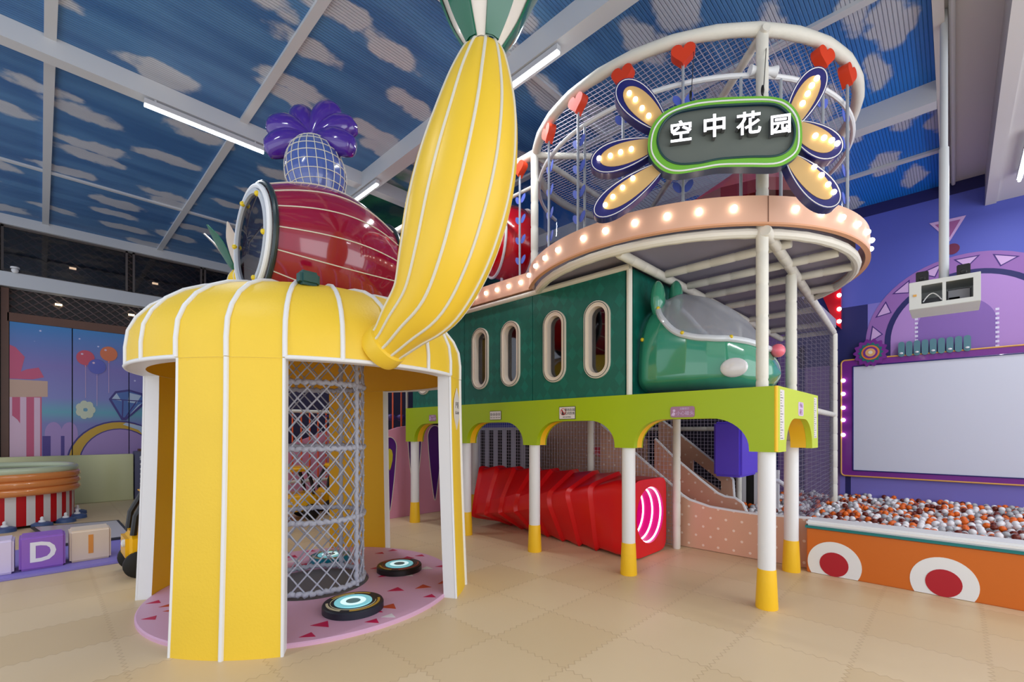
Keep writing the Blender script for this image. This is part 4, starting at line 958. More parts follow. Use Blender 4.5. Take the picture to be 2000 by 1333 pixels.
for ch, u, v, s_ in (('空', 1329, 265, .165), ('中', 1394, 254, .175), ('花', 1460, 249, .17), ('园', 1522, 250, .145)):
    x, z = sp(u, v); mb = MB(); o = SO+sa*x+sb*z-sn*.022
    text(mb, ch, s_, o, sa, sb, .05, bold=.0024, mi=1); text(mb, ch, s_, o+sn*.048, sa, sb, .006, bold=.0024, mi=0)
    mb.build('letter', [M['letter'], M['letterside']], t, sharp=20)
# petals: tip, root, half width px
pet = [((1209, 160), (1302, 256), 39), ((1153, 320), (1292, 278), 40), ((1160, 420), (1300, 318), 36), ((1605, 130), (1535, 262), 33), ((1642, 300), (1540, 240), 36), ((1636, 402), (1535, 300), 33)]
blb = [[(1229, 183), (1241, 195), (1254, 212), (1267, 227)], [(1170, 310), (1192, 305), (1212, 298), (1233, 292)], [(1182, 401), (1197, 385), (1216, 367), (1236, 349)],
       [(1595, 154), (1585, 168), (1577, 184), (1567, 203)], [(1635, 281), (1624, 275), (1609, 270), (1592, 266)], [(1628, 376), (1617, 361), (1604, 343), (1590, 327)]]
for (tip, root, hw), bl in zip(pet, blb):
    T = Vector(sp(*tip, -.05)); Rt = Vector(sp(*root, -.05)); L = (T-Rt).length; d = (T-Rt).normalized(); nrm = Vector((-d.y, d.x)); hw_ = hw/FPX*3.38
    def petal_poly(k, end=1.0, L=L, Rt=Rt, d=d, nrm=nrm, hw_=hw_, off=0.0, root_cut=0.0):
        out = []
        for i in range(40):
            a = 2*PI*i/40; x = .5-.5*math.cos(a); wdt = math.sin(a)*(.62+.55*x)*.88
            xx = off+root_cut+(end-2*off-root_cut)*x
            out.append(tuple(Rt+d*L*xx+nrm*wdt*hw_*k))
        ar = sum(out[i][0]*out[(i+1) % 40][1]-out[(i+1) % 40][0]*out[i][1] for i in range(40))
        return out if ar > 0 else out[::-1]
    mb = MB(); mb.prism(petal_poly(1.0), SO-sn*.05, sa, sb, .09); pt = mb.build('petal', M['navy'], t, sharp=40)
    mb = MB(); mb.tube([SO-sn*.049+sa*x+sb*z for x, z in petal_poly(.92, off=.02)], .0035, 5, closed=True); mb.build('outline', M['white'], pt)
    mb = MB(); mb.prism(petal_poly(.68, end=.86, off=.0, root_cut=-.02), SO-sn*.046, sa, sb, .01); mb.build('tan_inset', M['tan'], pt)
    for u, v in bl:
        x, z = sp(u, v, -.04); mb = MB(); mb.ball(SO-sn*.035+sa*x+sb*z, .019, 12, 8, ax=(sa, sb, sn)); mb.build('bulb', mat('warm_bulb', (255, 255, 255), .3, emit=(255, 236, 205), es=5.0), pt)
for u, v0, v1 in ((1350, 178, 205), (1492, 160, 195)):
    x, z = sp(u, v1); mb = MB(); hp = hit(u+6, 1.66); mb.tube([SO-sn*.03+sa*x+sb*z, Vector((hp.x, hp.y, 4.60))], .003, 5); mb.ball(SO-sn*.03+sa*x+sb*(z+.09), (.012, .012, .04), 8, 6); mb.build('hanging_wire', M['black'], t)

# ================================================================== SEA GREEN CAPSULE
def interp(tab, s_):
    for (a, va), (b, vb) in zip(tab, tab[1:]):
        if s_ <= b: k = (s_-a)/(b-a); k = k*k*(3-2*k) if False else k; return va+(vb-va)*k
    return tab[-1][1]
TT = [(0, 2.68), (.1, 2.75), (.25, 2.79), (.45, 2.71), (.6, 2.60), (.72, 2.46), (.83, 2.29), (.92, 2.14), (.97, 2.04), (1, 1.93)]
WT = [(0, .56), (.06, .61), (.2, .635), (.45, .62), (.6, .575), (.72, .50), (.83, .39), (.92, .26), (.97, .15), (1, .0)]
BT = [(0, 1.75), (.7, 1.75), (.9, 1.78), (1, 1.92)]
def body(s_, ph):
    T_, W_, B_ = interp(TT, s_), interp(WT, s_), interp(BT, s_); z0 = 1.93; c_, sn_ = math.cos(ph), math.sin(ph); e = .8
    cx = abs(c_)**e*(1 if c_ > 0 else -1); sz = abs(sn_)**e*(1 if sn_ > 0 else -1)
    return Vector((4.70-W_*cx, 2.26-1.12*s_, z0+(T_-z0)*sz if sz > 0 else z0+(z0-B_)*sz))
def inwin(s_, ph): 
    x = (s_-.50)/.42; y = (math.degrees(ph)-90)/70; return abs(x)**2.3+abs(y)**2.3 < 1
t = thing('mouse_capsule', 'glossy sea green mouse face capsule with domed window beside the cabin', 'play capsule', (4.70, 1.7, 1.75))
mb = MB(); mb.surf(lambda i, j: body(i, 2*PI*j), 90, 120, cv=True, keep=lambda i, j: not inwin(i, 2*PI*j)); mb.build('shell', M['mouse'], t, sharp=80)
def wpt(k, a, off=0):
    x, y = math.cos(a), math.sin(a); x = abs(x)**(2/2.3)*(1 if x > 0 else -1); y = abs(y)**(2/2.3)*(1 if y > 0 else -1)
    p = body(.50+.42*x*k, math.radians(90+70*y*k)); c_ = Vector((4.70, p.y+.1, 1.95)); return p+(p-c_).normalized()*off
mb = MB(); mb.surf(lambda i, j: wpt(.001+i, 2*PI*j, .012), 24, 64, cv=True); mb.build('window', M['canopy'], t, sharp=80)
mb = MB(); mb.tube([wpt(1.0, 2*PI*k/90, .012) for k in range(90)], .030, 10, closed=True); rim = mb.build('window_rim', mat('pale_grey_rim', (206, 212, 218), .25, coat=.5), t)
for k in (0.2, 0.45, .68, .85):
    mb = MB(); mb.ball(wpt(1.0, -PI*k if False else PI+PI*k, .04), .018, 10, 6); mb.build('yellow_bolt', M['bolt'], rim)
mb = MB(); mb.ball((4.14, 2.22, 2.30), .02, 10, 6); mb.build('yellow_bolt', M['bolt'], t)
p = pX(1432, 718, 4.17); mb = MB(); mb.ball((4.185, p.y, p.z), (.04, .115, .085), 24, 14); mb.build('eye_patch', mat('white_gloss', (240, 238, 240), .15, coat=.8), t)
p = pX(1366, 772, 4.14)
mb = MB(); mb.ball((4.70, 1.165, 2.135), .062, 20, 12); mb.build('nose', M['pink'], t)
mb = MB(); mb.tube([Vector((4.52+.02*k, 1.262-.01*k, 1.99-.035*math.sin(PI*k/6))) for k in range(7)], .006, 6); mb.build('mouth', M['black'], t)
for x, ez in ((4.27, 2.70), (4.68, 2.80)):
    mb = MB(); mb.ball((x, 2.12, ez), (.09, .07, .19), 20, 12); mb.build('ear', M['mouse'], t)

# ================================================================== RED TUNNEL
t = thing('spiral_tunnel', 'red padded crawl tunnel with twisted ribs lying under the arcade', 'crawl tunnel', (4.75, 3.7, 0))
NSEG = 8; y0_, y1_ = 2.46, 5.0; CX, CZ = 4.78, .435
def sq(a, rx, rz, e=.28):
    c_, s_ = math.cos(a), math.sin(a); return (abs(c_)**e*(1 if c_ > 0 else -1)*rx, abs(s_)**e*(1 if s_ > 0 else -1)*rz)
mb = MB(); rings = []; K = 64
for i in range(NSEG+1):
    y = y0_+.26+(y1_-y0_-.26)*i/(NSEG)
    for f_, g in ((0.0, 1.0), (.86, .92)):
        if i == NSEG and f_: break
        yy = y+(y1_-y0_-.26)/NSEG*f_; tw = math.radians(9.5*(i+f_)); rings.append((yy, tw, g))
vs = []; 
for yy, tw, g in [(y0_, 0, 1.0), (y0_+.24, 0, 1.0)]+rings:
    sy = .0
    for k in range(K):
        a = 2*PI*k/K; x, z = sq(a, .385, .425); fade = min(1, abs(tw)/.3); r_ = math.hypot(x, z)
        x1, z1 = x*math.cos(tw)-z*math.sin(tw), x*math.sin(tw)+z*math.cos(tw); m_ = max(abs(x1)/.46, abs(z1)/.43, 1.0); q = math.atan2(z1, x1)
        # keep the footprint near the floor while the edges spiral
        x1 = max(-.455, min(.455, x1)); z1 = max(-.435, min(.46, z1)); vs.append(Vector((CX+x1*g, yy+.07*math.sin(3*a)*fade*0.3, CZ+z1*g+(1-g)*-.0)))
nr = len(vs)//K; fs = []
for i in range(nr-1):
    for k in range(K): fs.append((i*K+k, (i+1)*K+k, (i+1)*K+(k+1) % K, i*K+(k+1) % K))
mb.add(vs, fs); mb.add(vs[-K:], [tuple(range(K))]); mb.build('padding', M['red'], t, sharp=22)
mb = MB(); outer_ = [sq(2*PI*k/K, .385, .425) for k in range(K)]
mb.prism([(CX+x, CZ+z) for x, z in outer_], (0, y0_, 0), VX, VZ, .04, holes=[circ(CX, CZ+.02, .315, 48)], mi=0); mb.build('mouth_panel', mat('red_front_vinyl', (224, 14, 30), .35, bump=(8, .2)), t, sharp=40)
mb = MB(); mb.lathe([(.315, 0), (.27, .9), (.0005, .95)], (CX, y0_, CZ+.02), axis=VY, n=48); mb.build('lining', M['magenta'], t, sharp=60)
for r_, yy in ((.308, .035), (.302, .135), (.296, .25)):
    mb = MB(); mb.tube([Vector((CX+r_*math.cos(2*PI*k/48), y0_+yy, CZ+.02+r_*math.sin(2*PI*k/48))) for k in range(48)], .010, 8, closed=True); mb.build('neon_hoop', M['neon'], t)

# ================================================================== NETS AND SLIDES
def net(name, o, a, b, la, lb, cell, r, m, label):
    mb = MB(); o = Vector(o); k = 0
    while k*cell <= la+1e-6: mb.tube([o+a*k*cell, o+a*k*cell+b*lb], r, 3, cap=False); k += 1
    k = 0
    while k*cell <= lb+1e-6: mb.tube([o+b*k*cell, o+b*k*cell+a*la], r, 3, cap=False); k += 1
    return mb.build(name, m, None, tagd=(label, 'net'))
net('safety_net', (5.29, 2.40, .03), VY, VZ, 3.5, 1.62, .05, .0025, M['net'], 'cord safety net behind the red tunnel')
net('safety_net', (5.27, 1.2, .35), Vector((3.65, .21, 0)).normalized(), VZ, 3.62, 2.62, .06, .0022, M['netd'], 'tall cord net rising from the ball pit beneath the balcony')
net('safety_net', (8.9, 1.45, .3), VY, VZ, 3.2, 2.7, .065, .0032, M['net'], 'far cord net behind the mouse capsule')
net('safety_net', (7.3, 2.35, .3), VY, VZ, 2.3, 1.35, .055, .0035, M['net'], 'cord net before the dark partition behind the slides')
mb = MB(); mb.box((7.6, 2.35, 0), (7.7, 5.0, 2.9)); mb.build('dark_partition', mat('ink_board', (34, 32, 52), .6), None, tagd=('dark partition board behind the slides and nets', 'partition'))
POLKA = polka_mat()
def board(X, pts_, mats, name, lab, holes=(), trimpts=(), th=.05, cat='slide board'):
    q = lambda u, v: (lambda p: (-p.y, max(0.005, p.z)))(pX(u, v, X)); poly = [q(*p) for p in pts_]
    ar = sum(poly[i][0]*poly[(i+1) % len(poly)][1]-poly[(i+1) % len(poly)][0]*poly[i][1] for i in range(len(poly)))
    if ar < 0: poly = poly[::-1]
    t = thing(name, lab, cat, (X, -sum(p[0] for p in poly)/len(poly), 0.005))
    mb = MB(); mb.prism(poly, (X, 0, 0), -VY, VZ, th, holes=[[q(*p) for p in h] for h in holes]); mb.build('panel', mats, t)
    mb = MB(); mb.tube([Vector((X+th/2, -q(*p)[0], q(*p)[1])) for p in trimpts], .022, 8); mb.build('edge_tube', M['white'], t)
    return t
tr = [(1172, 830), (1245, 892), (1315, 953), (1330, 968), (1345, 978), (1385, 992), (1430, 1000), (1480, 1007), (1556, 1013), (1584, 1015)]
board(5.42, tr+[(1584, 1122), (1556, 1113), (1330, 1082), (1172, 1040)], POLKA, 'dotted_side_board', 'nearest peach slide board with pale dots, running down to the ball pit', trimpts=tr)
tr = [(1278, 858), (1313, 893), (1325, 903), (1365, 937), (1400, 965), (1415, 972), (1435, 975), (1449, 985), (1457, 1003)]
board(6.02, tr+[(1457, 1012), (1278, 1012)], POLKA, 'dotted_side_board', 'middle peach slide board ending in a rounded nose at the ball pit', trimpts=tr)
tr = [(1286, 818), (1313, 838), (1327, 850), (1420, 925), (1430, 938), (1434, 1000)]
board(6.7, tr+[(1434, 1006), (1286, 1006)], POLKA, 'dotted_side_board', 'rear peach slide board with a slanted window opening', holes=[[(1352, 897), (1408, 941), (1408, 960), (1352, 922)]], trimpts=tr)
tr = [(1020, 812), (1150, 818), (1262, 858)]
board(7.2, tr+[(1262, 990), (1020, 980)], POLKA, 'dotted_side_board', 'large brown peach board seen through the net above the red tunnel', trimpts=[(1161, 833), (1190, 850), (1225, 880)])
mb = MB(); a = Vector((0, -2.1, -1.15)); mb.add([(5.48, 3.75, 1.16), (6.0, 3.75, 1.16), (6.0, 2.1, .28), (5.48, 2.1, .28), (5.48, 3.75, 1.11), (6.0, 3.75, 1.11), (6.0, 2.1, .23), (5.48, 2.1, .23)], [(0, 3, 2, 1), (4, 5, 6, 7), (0, 1, 5, 4), (1, 2, 6, 5), (2, 3, 7, 6), (3, 0, 4, 7)])
mb.build('slide_bed', mat('coral_slide', (214, 70, 76), .3, coat=.4), None, tagd=('coral red slide bed between the peach boards', 'slide'))
mb = MB(); mb.box((6.2, 1.95, .8), (6.9, 2.3, 1.52)); mb.build('foam_pad', M['foampurple'], None, bevel=.03, tagd=('bright violet foam pad hanging beyond the front post', 'foam pad'))
def zebra(o, a, n, wd, h0, h1, lab, m1, m2):
    mb = MB(); o = Vector(o)
    for k in range(n): mb.obox(o+a*(k+.5)*wd+VZ*(h0+h1)/2, (a, a.cross(VZ), VZ), (wd/2, .02, (h1-h0)/2), k % 2)
    mb.obox(o+a*n*wd/2+VZ*(h1+.02), (a, a.cross(VZ), VZ), (n*wd/2, .03, .03), 0)
    mb.build('striped_fence', [m1, m2], None, tagd=(lab, 'fence'))
zebra((7.45, 1.83, 0), VY, 7, .11, 0.0, .78, 'low black and white striped fence behind the ball pit posts', M['white'], M['black'])
zebra((6.6, 5.75, 0), VY, 13, .13, 0.0, 1.42, 'grey and black striped fence behind the far end of the red tunnel', M['stripegrey'], M['black'])
mb = MB(); mb.tube([pX(1498, 938, 6.9)+Vector((0, 0, 0)), pX(1520, 940, 6.9), pX(1536, 950, 6.9), pX(1546, 965, 6.9), pX(1549, 985, 6.9), pX(1549, 1005, 6.9)], .03, 8)
mb.tube([pX(1549, 1005, 6.9), pX(1549, 1030, 6.9)], .03, 8); mb.build('arched_rail', M['white'], None, tagd=('white bent tube rail at the back of the ball pit', 'rail'))

# pink wall and stair beyond the arcade
mb = MB(); t = thing('petal_wall', 'pink low wall with tall violet drop shapes at the end of the arcade', 'partition', (4.8, 6.45, 0))
mb.prism([(3.0, 0), (5.42, 0), (5.42, 1.50), (4.35, 1.50), (4.05, 1.46), (3.0, 1.16)], (0, 6.45, 0), VX, VZ, .08); mb.build('panel', M['pinkwall'], t)
for i, (x, w_, zt, zb_, hole) in enumerate(((3.86, .125, 1.30, .12, 1), (4.33, .135, 1.47, .25, 0), (4.74, .15, 1.49, .2, 0), (5.17, .15, 1.49, .16, 0))):
    pl = []
    for k in range(28):
        a = 2*PI*k/28; zz = math.sin(a); pl.append((x+w_*math.cos(a)*(1 if zz > 0 else (1-.55*(-zz)**1.2)), (zt-w_*1.3)+(zz*w_*1.3 if zz > 0 else zz*(zt-w_*1.3-zb_))))
    mb = MB(); mb.prism(pl, (0, 6.448, 0), VX, VZ, .004, mi=0); mb.tube([Vector((a, 6.443, b)) for a, b in pl], .006, 5, closed=True, mi=1)
    if hole: mb.prism([(x+.055*c_, zz) for c_, zz in ((0, 1.12), (.7, 1.09), (1, 1.02), (.9, .93), (.4, .82), (0, .77), (-.4, .82), (-.9, .93), (-1, 1.02), (-.7, 1.09))][::-1], (0, 6.442, 0), VX, VZ, .004, mi=2)
    mb.build('violet_drop', [M['deepviolet'], M['line'], mat('olive_yellow', (206, 196, 40), .4)], t)
t = thing('stair_railing', 'orange barred railing with violet rollers above the pink wall', 'railing', (3.6, 6.6, 1.1))
for k in range(8):
    x = 3.05+k*.16; zb_ = 1.16+max(0, (x-3.0))*.28; mb = MB(); mb.tube([(x, 6.6, zb_-.05), (x, 6.6, 2.1)], .014, 8); mb.build('bar', M['rail'], t)
mb = MB(); mb.tube([(2.95, 6.72, 1.62), (4.3, 6.72, 1.62)], .012, 6)
for k in range(7): mb.ball((3.1+k*.19, 6.72, 1.62), (.085, .06, .06), 12, 8)
mb.build('roller_bar', mat('dull_violet', (74, 58, 130), .4), t)
mb = MB(); tubewrap(mb, (2.95, 6.6, 2.12), (4.3, 6.6, 2.12), .03); mb.build('top_rail', M['pipe'], t)
for x in (2.98, 4.28):
    mb = MB(); mb.tube([(x, 6.6, 0), (x, 6.6, 2.1)], .022, 10); mb.build('end_post', M['pipe'], t)
# railing seen through the rope column
t = thing('stair_railing', 'orange barred stair railing seen through the rope column', 'railing', (2.9, 8.4, 0))
for k in range(11):
    x = 2.2+k*.15; mb = MB(); mb.tube([(x, 8.4, .5), (x, 8.4, 1.75-.0*k)], .014, 8); mb.build('bar', M['rail'], t)
mb = MB(); mb.tube([(2.1, 8.4, 1.75), (3.8, 8.4, 1.75)], .03, 8); mb.tube([(2.1, 8.4, .5), (3.8, 8.4, .5)], .03, 8); mb.build('rail_tube', M['pipe'], t)
for x in (2.1, 3.8):
    mb = MB(); mb.tube([(x, 8.4, 0), (x, 8.4, 1.9)], .035, 10); mb.build('end_post', M['pipe'], t)
mb = MB(); mb.prism([(1.9, 0), (4.6, 0), (4.6, 1.7), (3.6, 1.3), (1.9, .7)], (0, 8.75, 0), VX, VZ, .06); mb.build('stair_side_board', M['pinkwall'], None, tagd=('pink stair side board behind the orange railing', 'partition'))
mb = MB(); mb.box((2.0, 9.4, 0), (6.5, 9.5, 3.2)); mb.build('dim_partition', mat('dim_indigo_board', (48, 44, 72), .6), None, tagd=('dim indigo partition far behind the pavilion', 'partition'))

# ================================================================== BALL PIT
t = thing('ball_pit_wall', 'orange padded ball pit wall with white and crimson rings', 'padded wall', (5.38, -1, 0))
mb = MB(); mb.box((5.30, -3.6, 0.0), (5.52, 1.06, .44)); mb.build('padding', M['orange'], t, bevel=.008)
mb = MB(); mb.box((5.285, -3.6, .44), (5.53, 1.07, .463)); mb.build('teal_stripe', M['tealline'], t)
mb = MB(); mb.box((5.295, -3.6, .463), (5.55, 1.065, .515)); mb.build('top_cushion', M['white'], t, bevel=.015)
for y in (.835, .07, -.7, -1.5):
    r_, ri = .215, .115; zc_ = .115
    def arc(rr): 
        a0 = -math.asin(min(1, (zc_-.004)/rr)) if rr > zc_ else -PI/2; return [( -y+rr*math.cos(a0+(PI-2*a0)*k/32), zc_+rr*math.sin(a0+(PI-2*a0)*k/32)) for k in range(33)]
    mb = MB(); mb.prism(arc(r_), (5.297, 0, 0), -VY, VZ, .004, mi=0); mb.prism(arc(ri), (5.294, 0, 0), -VY, VZ, .004, mi=1); mb.build('ring_patch', [M['white'], M['crimson']], t)
mb = MB(); mb.box((5.56, -3.6, .0), (10.05, 2.35, .10)); mb.build('pit_bed', mat('pit_bed_white', (190, 190, 196), .6), None, tagd=('pale base pad under the balls of the ball pit', 'pit base'))
BR = .0365
ballm = [mat('ball_white', (238, 238, 240), .3), mat('ball_clear_grey', (176, 180, 184), .25), mat('ball_orange', (238, 110, 22), .3), mat('ball_brown', (112, 40, 22), .3)]
protos = []
for m_ in ballm:
    mb = MB(); mb.ball((0, 0, 0), BR, 16, 10); me = mb.build('plastic_ball', m_, None, sharp=80); protos.append(me)
cands = []; i = 0; y = -3.3
while y < 2.3:
    x = 5.62+(i % 2)*BR
    while x < 10.03:
        jx, jy = random.uniform(-.008, .008), random.uniform(-.008, .008); zz = .20+.03*math.sin(x*2.1+1)*math.cos(y*1.7)+random.uniform(-.012, .02)
        cands.append((x+jx, y+jy, zz))
        if random.random() < .30: cands.append((x+jx+BR, y+jy+BR*.6, zz+.055))
        x += BR*2.02
    y += BR*1.75; i += 1
def proj(p): d = Vector(p).dot(F); l = Vector(p).dot(R); return 1000+FPX*l/d, HOR-FPX*(p[2]-H)/d, d
vis = []; unseen = []
for p in cands:
    if p[0] > 10.05 or p[1] > 2.3: continue
    u, v, d = proj(p)
    if d < .5 or u > 2060 or u < 1400: unseen.append(p); continue
    # ray over the front cushion
    k = 5.52/p[0]; zc_ = H+(p[2]+BR-H)*k; yc = p[1]*k
    if yc < 1.07 and zc_ < .515: unseen.append(p); continue
    vis.append((d, p, u))
vis.sort()
def colr(): r_ = random.random(); return 0 if r_ < .42 else 1 if r_ < .60 else 2 if r_ < .84 else 3
lab = ['white plastic ball lying near the orange wall in the ball pit', 'pale grey plastic ball lying near the orange wall in the ball pit', 'orange plastic ball lying near the orange wall in the ball pit', 'dark brown plastic ball lying near the orange wall in the ball pit']
grp = ['white balls near the pit wall', 'grey balls near the pit wall', 'orange balls near the pit wall', 'brown balls near the pit wall']
nin = 0; rest = []; used = [False]*4
for d, p, u in vis:
    occl = (1478 < u < 1512) or (1532 < u < 1562) or u > 1995
    if nin < 296 and not occl and u > 1545:
        c_ = colr()
        if not used[c_]: o = protos[c_]; used[c_] = True
        else: o = protos[c_].copy(); COL.objects.link(o)
        o.location = p; tag(o, lab[c_], 'ball', grp[c_]); nin += 1
    else: rest.append(p)
me = bpy.data.meshes.new('ball_sea')
mb = MB()
for p in rest+unseen: mb.ball(p, BR, 9, 6, mi=colr())
mb.build('plastic_balls', ballm, None, sharp=80, tagd=('mass of white, grey, orange and brown balls filling the back of the ball pit', 'balls', None, 'stuff'))

# screen
t = thing('projection_screen', 'wide white projection screen in a purple and gold frame above the ball pit', 'screen', (WX-.05, -.5, .6))
Ys, Ye, zb_, zt_ = 1.47, -3.1, .60, 2.66; X = WX-.075
mb = MB(); mb.prism(rrect(-Ys, zb_, -Ye, zt_, .06), (X, 0, 0), -VY, VZ, .05, holes=[[(-Ys+.17, zb_+.1), (-Ye-.17, zb_+.1), (-Ye-.17, zt_-.12), (-Ys+.17, zt_-.12)]], mi=0); mb.build('frame', M['purple'], t)
mb = MB(); mb.tube([Vector((X-.002, -a, b)) for a, b in rrect(-Ys, zb_, -Ye, zt_, .06)], .013, 6, closed=True); mb.build('gold_edge', M['gold'], t)
mb = MB(); mb.box((X+.01, -Ye*-1+0 if False else Ye+.17, zb_+.1), (X+.02, Ys-.17, zt_-.12)); mb.build('screen_sheet', M['screen'], t)
mb = MB(); 
for a, b in (((Ys-.17, zb_+.1), (Ye+.17, zb_+.1)), ((Ys-.17, zb_+.1), (Ys-.17, zt_-.12)), ((Ys-.17, zt_-.12), (Ye+.17, zt_-.12))): mb.tube([(X-.003, *a), (X-.003, *b)], .010, 6)
mb.build('inner_edge', M['navy'], t)
for v in (744, 770, 797, 821, 850):
    p = pX(1647, v, X); mb = MB(); mb.ball((X-.01, p.y-.0, p.z), .033, 12, 8); mb.build('bulb', M['bulb'], t)
p = pX(1700, 689, X-.04); c_ = Vector((X-.03, p.y, p.z))
mb = MB()
for r_, amp, mi, lv in ((.225, .02, 0, 0), (.16, .016, 1, .006), (.125, 0.0, 2, .012), (.10, 0.0, 0, .016), (.07, 0.0, 3, .02), (.03, 0, 4, .024)):
    mb.prism([((r_+amp*math.cos(14*2*PI*k/84))*math.cos(2*PI*k/84), (r_+amp*math.cos(14*2*PI*k/84))*math.sin(2*PI*k/84)) for k in range(84)], c_-VX*lv, -VY, VZ, .02, mi=mi)
mb.build('rosette', [M['purple'], mat('rosette_teal', (20, 110, 110), .4), mat('rosette_orange', (226, 130, 50), .4), mat('rosette_tan', (226, 170, 110), .4), M['cream']], t)
pa = pX(1753, 690, X-.04); pb_ = pX(1898, 680, X-.04)
for k in range(9):
    y = pa.y+(pb_.y-pa.y)*(k+.5)/9; w_ = (pa.y-pb_.y)/9/2-.008; mb = MB(); mb.prism(oval(-y, 2.76, w_, .125, 8), (X-.03, 0, 0), -VY, VZ, .03); q = mb.build('tile_scallop', M['teal'], t)
    if k % 2 == 0: mb = MB(); mb.ball((X-.06, y, 2.69), (.01, .025, .015), 8, 6); mb.build('white_lamp', M['white'], q)

# projector cabinet
p = Vector((5.80, .075, 2.665)); pw = -VY; pn = -VX
t = thing('projector_cabinet', 'white metal projector cabinet with two openings hanging on a ceiling pole', 'projector cabinet', p-VZ*.17)
up = (VZ+pn*.10).normalized(); TA = (pw, pn, VZ); CW, CH, CD = .235, .125, .25
mb = MB(); cc = p+VZ*.0
poly = [(-CW, -CH+.02), (CW, -CH+.04), (CW, CH), (-CW, CH)]
fo = p+pn*.10
mb.prism([(-CW, -CH), (CW, -CH), (CW, CH), (-CW, CH)], fo, pw, VZ, .015, holes=[[(-.150, -.085), (-.008, -.085), (-.008, .085), (-.150, .085)], [(.016, -.085), (.19, -.085), (.19, .085), (.016, .085)]])
mb.obox(p-pn*.13+VZ*(CH-.005), (pw, pn, VZ), (CW, .22, .008)); mb.obox(p-pn*.13-VZ*(CH-.005), (pw, pn, VZ), (CW, .22, .008))
for s_ in (-1, 1): mb.obox(p-pn*.13+pw*s_*(CW-.006), (pw, pn, VZ), (.008, .22, CH))
mb.obox(p-pn*.35, (pw, pn, VZ), (CW, .006, CH)); mb.build('case', mat('cabinet_white', (214, 218, 216), .4), t)
mb = MB(); mb.obox(p-pn*.1-pw*.09-VZ*.065, (pw, pn, VZ), (.07, .10, .045), 0); mb.obox(p-pn*.08+pw*.10-VZ*.045, (pw, pn, VZ), (.08, .12, .065), 1); mb.obox(p+pn*.045+pw*.07-VZ*.065, (pw, pn, VZ), (.045, .01, .010), 2)
mb.build('projector_body', [M['dgray'], M['gray'], M['white']], t, bevel=.01)
mb = MB(); mb.tube([p+pn*.05+pw*(-.14+.014*k)+VZ*(-.06+.07*math.sin(PI*k/9)) for k in range(10)], .005, 6); mb.build('loose_cable', M['white'], t)
mb = MB(); mb.obox(p+pn*.102-pw*.195+VZ*.0, (pw, pn, VZ), (.012, .006, .009)); mb.build('latch', M['gold'], t)
mb = MB(); pb2 = p-pn*.10; mb.tube([(pb2.x, pb2.y, p.z+CH), (pb2.x, pb2.y, 4.05)], .036, 14); mb.tube([(pb2.x, pb2.y, 4.0), (pb2.x, pb2.y, ZC-.01)], .028, 14); mb.lathe([(.09, 0), (.09, .015), (.03, .02)], (pb2.x, pb2.y, p.z+CH+.002), n=24); mb.build('pole', mat('pole_grey', (196, 202, 206), .35), t)
for s_, lb_ in ((-.15, 'small black speaker on the left of the projector cabinet top'), (.13, 'small black speaker on the right of the projector cabinet top')):
    mb = MB(); mb.obox(p-pn*.08+pw*s_+VZ*(CH+.063), (pw, pn, VZ), (.045, .06, .06)); mb.lathe([(.001, .002), (.025, .004), (.03, .0)], p-pn*.02+pw*s_+VZ*(CH+.055), axis=pn, n=20)
    mb.build('small_speaker', M['black'], None, bevel=.006, tagd=(lb_, 'speaker'))
mb = MB(); mb.tube([(3.0, .02, ZC-.06), (10.0, .02, ZC-.06)], .025, 10); mb.build('ceiling_conduit', M['beam'], None, tagd=('white conduit pipe along the edge of the white soffit', 'pipe'))

# red marquee at the back wall
t = thing('red_marquee', 'red marquee panel with lit bulbs on its edge on the violet wall', 'marquee', (9.95, 1.9, 3.1))
mq = [pX(1600, 565, 9.95), pX(1604, 470, 9.95), pX(1643, 455, 9.95), pX(1642, 642, 9.95), pX(1630, 632, 9.95)]
pl = [(-q.y, q.z) for q in mq]; ar = sum(pl[i][0]*pl[(i+1) % 5][1]-pl[(i+1) % 5][0]*pl[i][1] for i in range(5)); pl = pl if ar > 0 else pl[::-1]
mb = MB(); mb.prism(pl, (9.95, 0, 0), -VY, VZ, .12); mb.build('panel', M['red2'], t)
for v in (475, 500, 525, 552, 577, 604, 628):
    q = pX(1639, v, 9.93); mb = MB(); mb.ball((9.93, q.y, q.z), .035, 12, 8); mb.build('bulb', M['bulb'], t)

# ================================================================== LEFT SIDE
# counter
CC = Vector((-.78, 10.45, 0)); 
def ce(a, k, z): 
    c_, s_ = math.cos(a), math.sin(a); return Vector((CC.x+1.26*k*abs(c_)**.8*(1 if c_ > 0 else -1), CC.y+1.08*k*abs(s_)**.8*(1 if s_ > 0 else -1), z))
t = thing('round_counter', 'round play counter with apricot tubes over red and white stripes', 'counter', CC)
mb = MB(); n = 64
for k in range(n):
    a0, a1 = 2*PI*k/n, 2*PI*(k+1)/n; m_ = k % 2
    for q in range(3):
        b0, b1 = a0+(a1-a0)*q/3, a0+(a1-a0)*(q+1)/3; mb.add([ce(b0, .93, .04), ce(b1, .93, .04), ce(b1, .93, .5), ce(b0, .93, .5)], [(0, 1, 2, 3)], m_)
mb.build('striped_skirt', [M['stripe_r'], mat('stripe_white', (216, 214, 212), .4)], t)
for z in (.50, .605, .71):
    mb = MB(); mb.tube([ce(2*PI*k/80, .95, z+.02) for k in range(80)], .058, 12, closed=True); mb.build('apricot_tube', M['apricot'], t)
mb = MB(); mb.tube([ce(2*PI*k/80, .93, .815) for k in range(80)], .055, 12, closed=True); mb.build('top_rim', M['paleg'], t)
mb = MB(); mb.surf(lambda i, j: ce(2*PI*j, .9*i+.001, .78), 1, 60, cv=True); mb.build('table_top', mat('counter_top_grey', (150, 150, 140), .35), t)
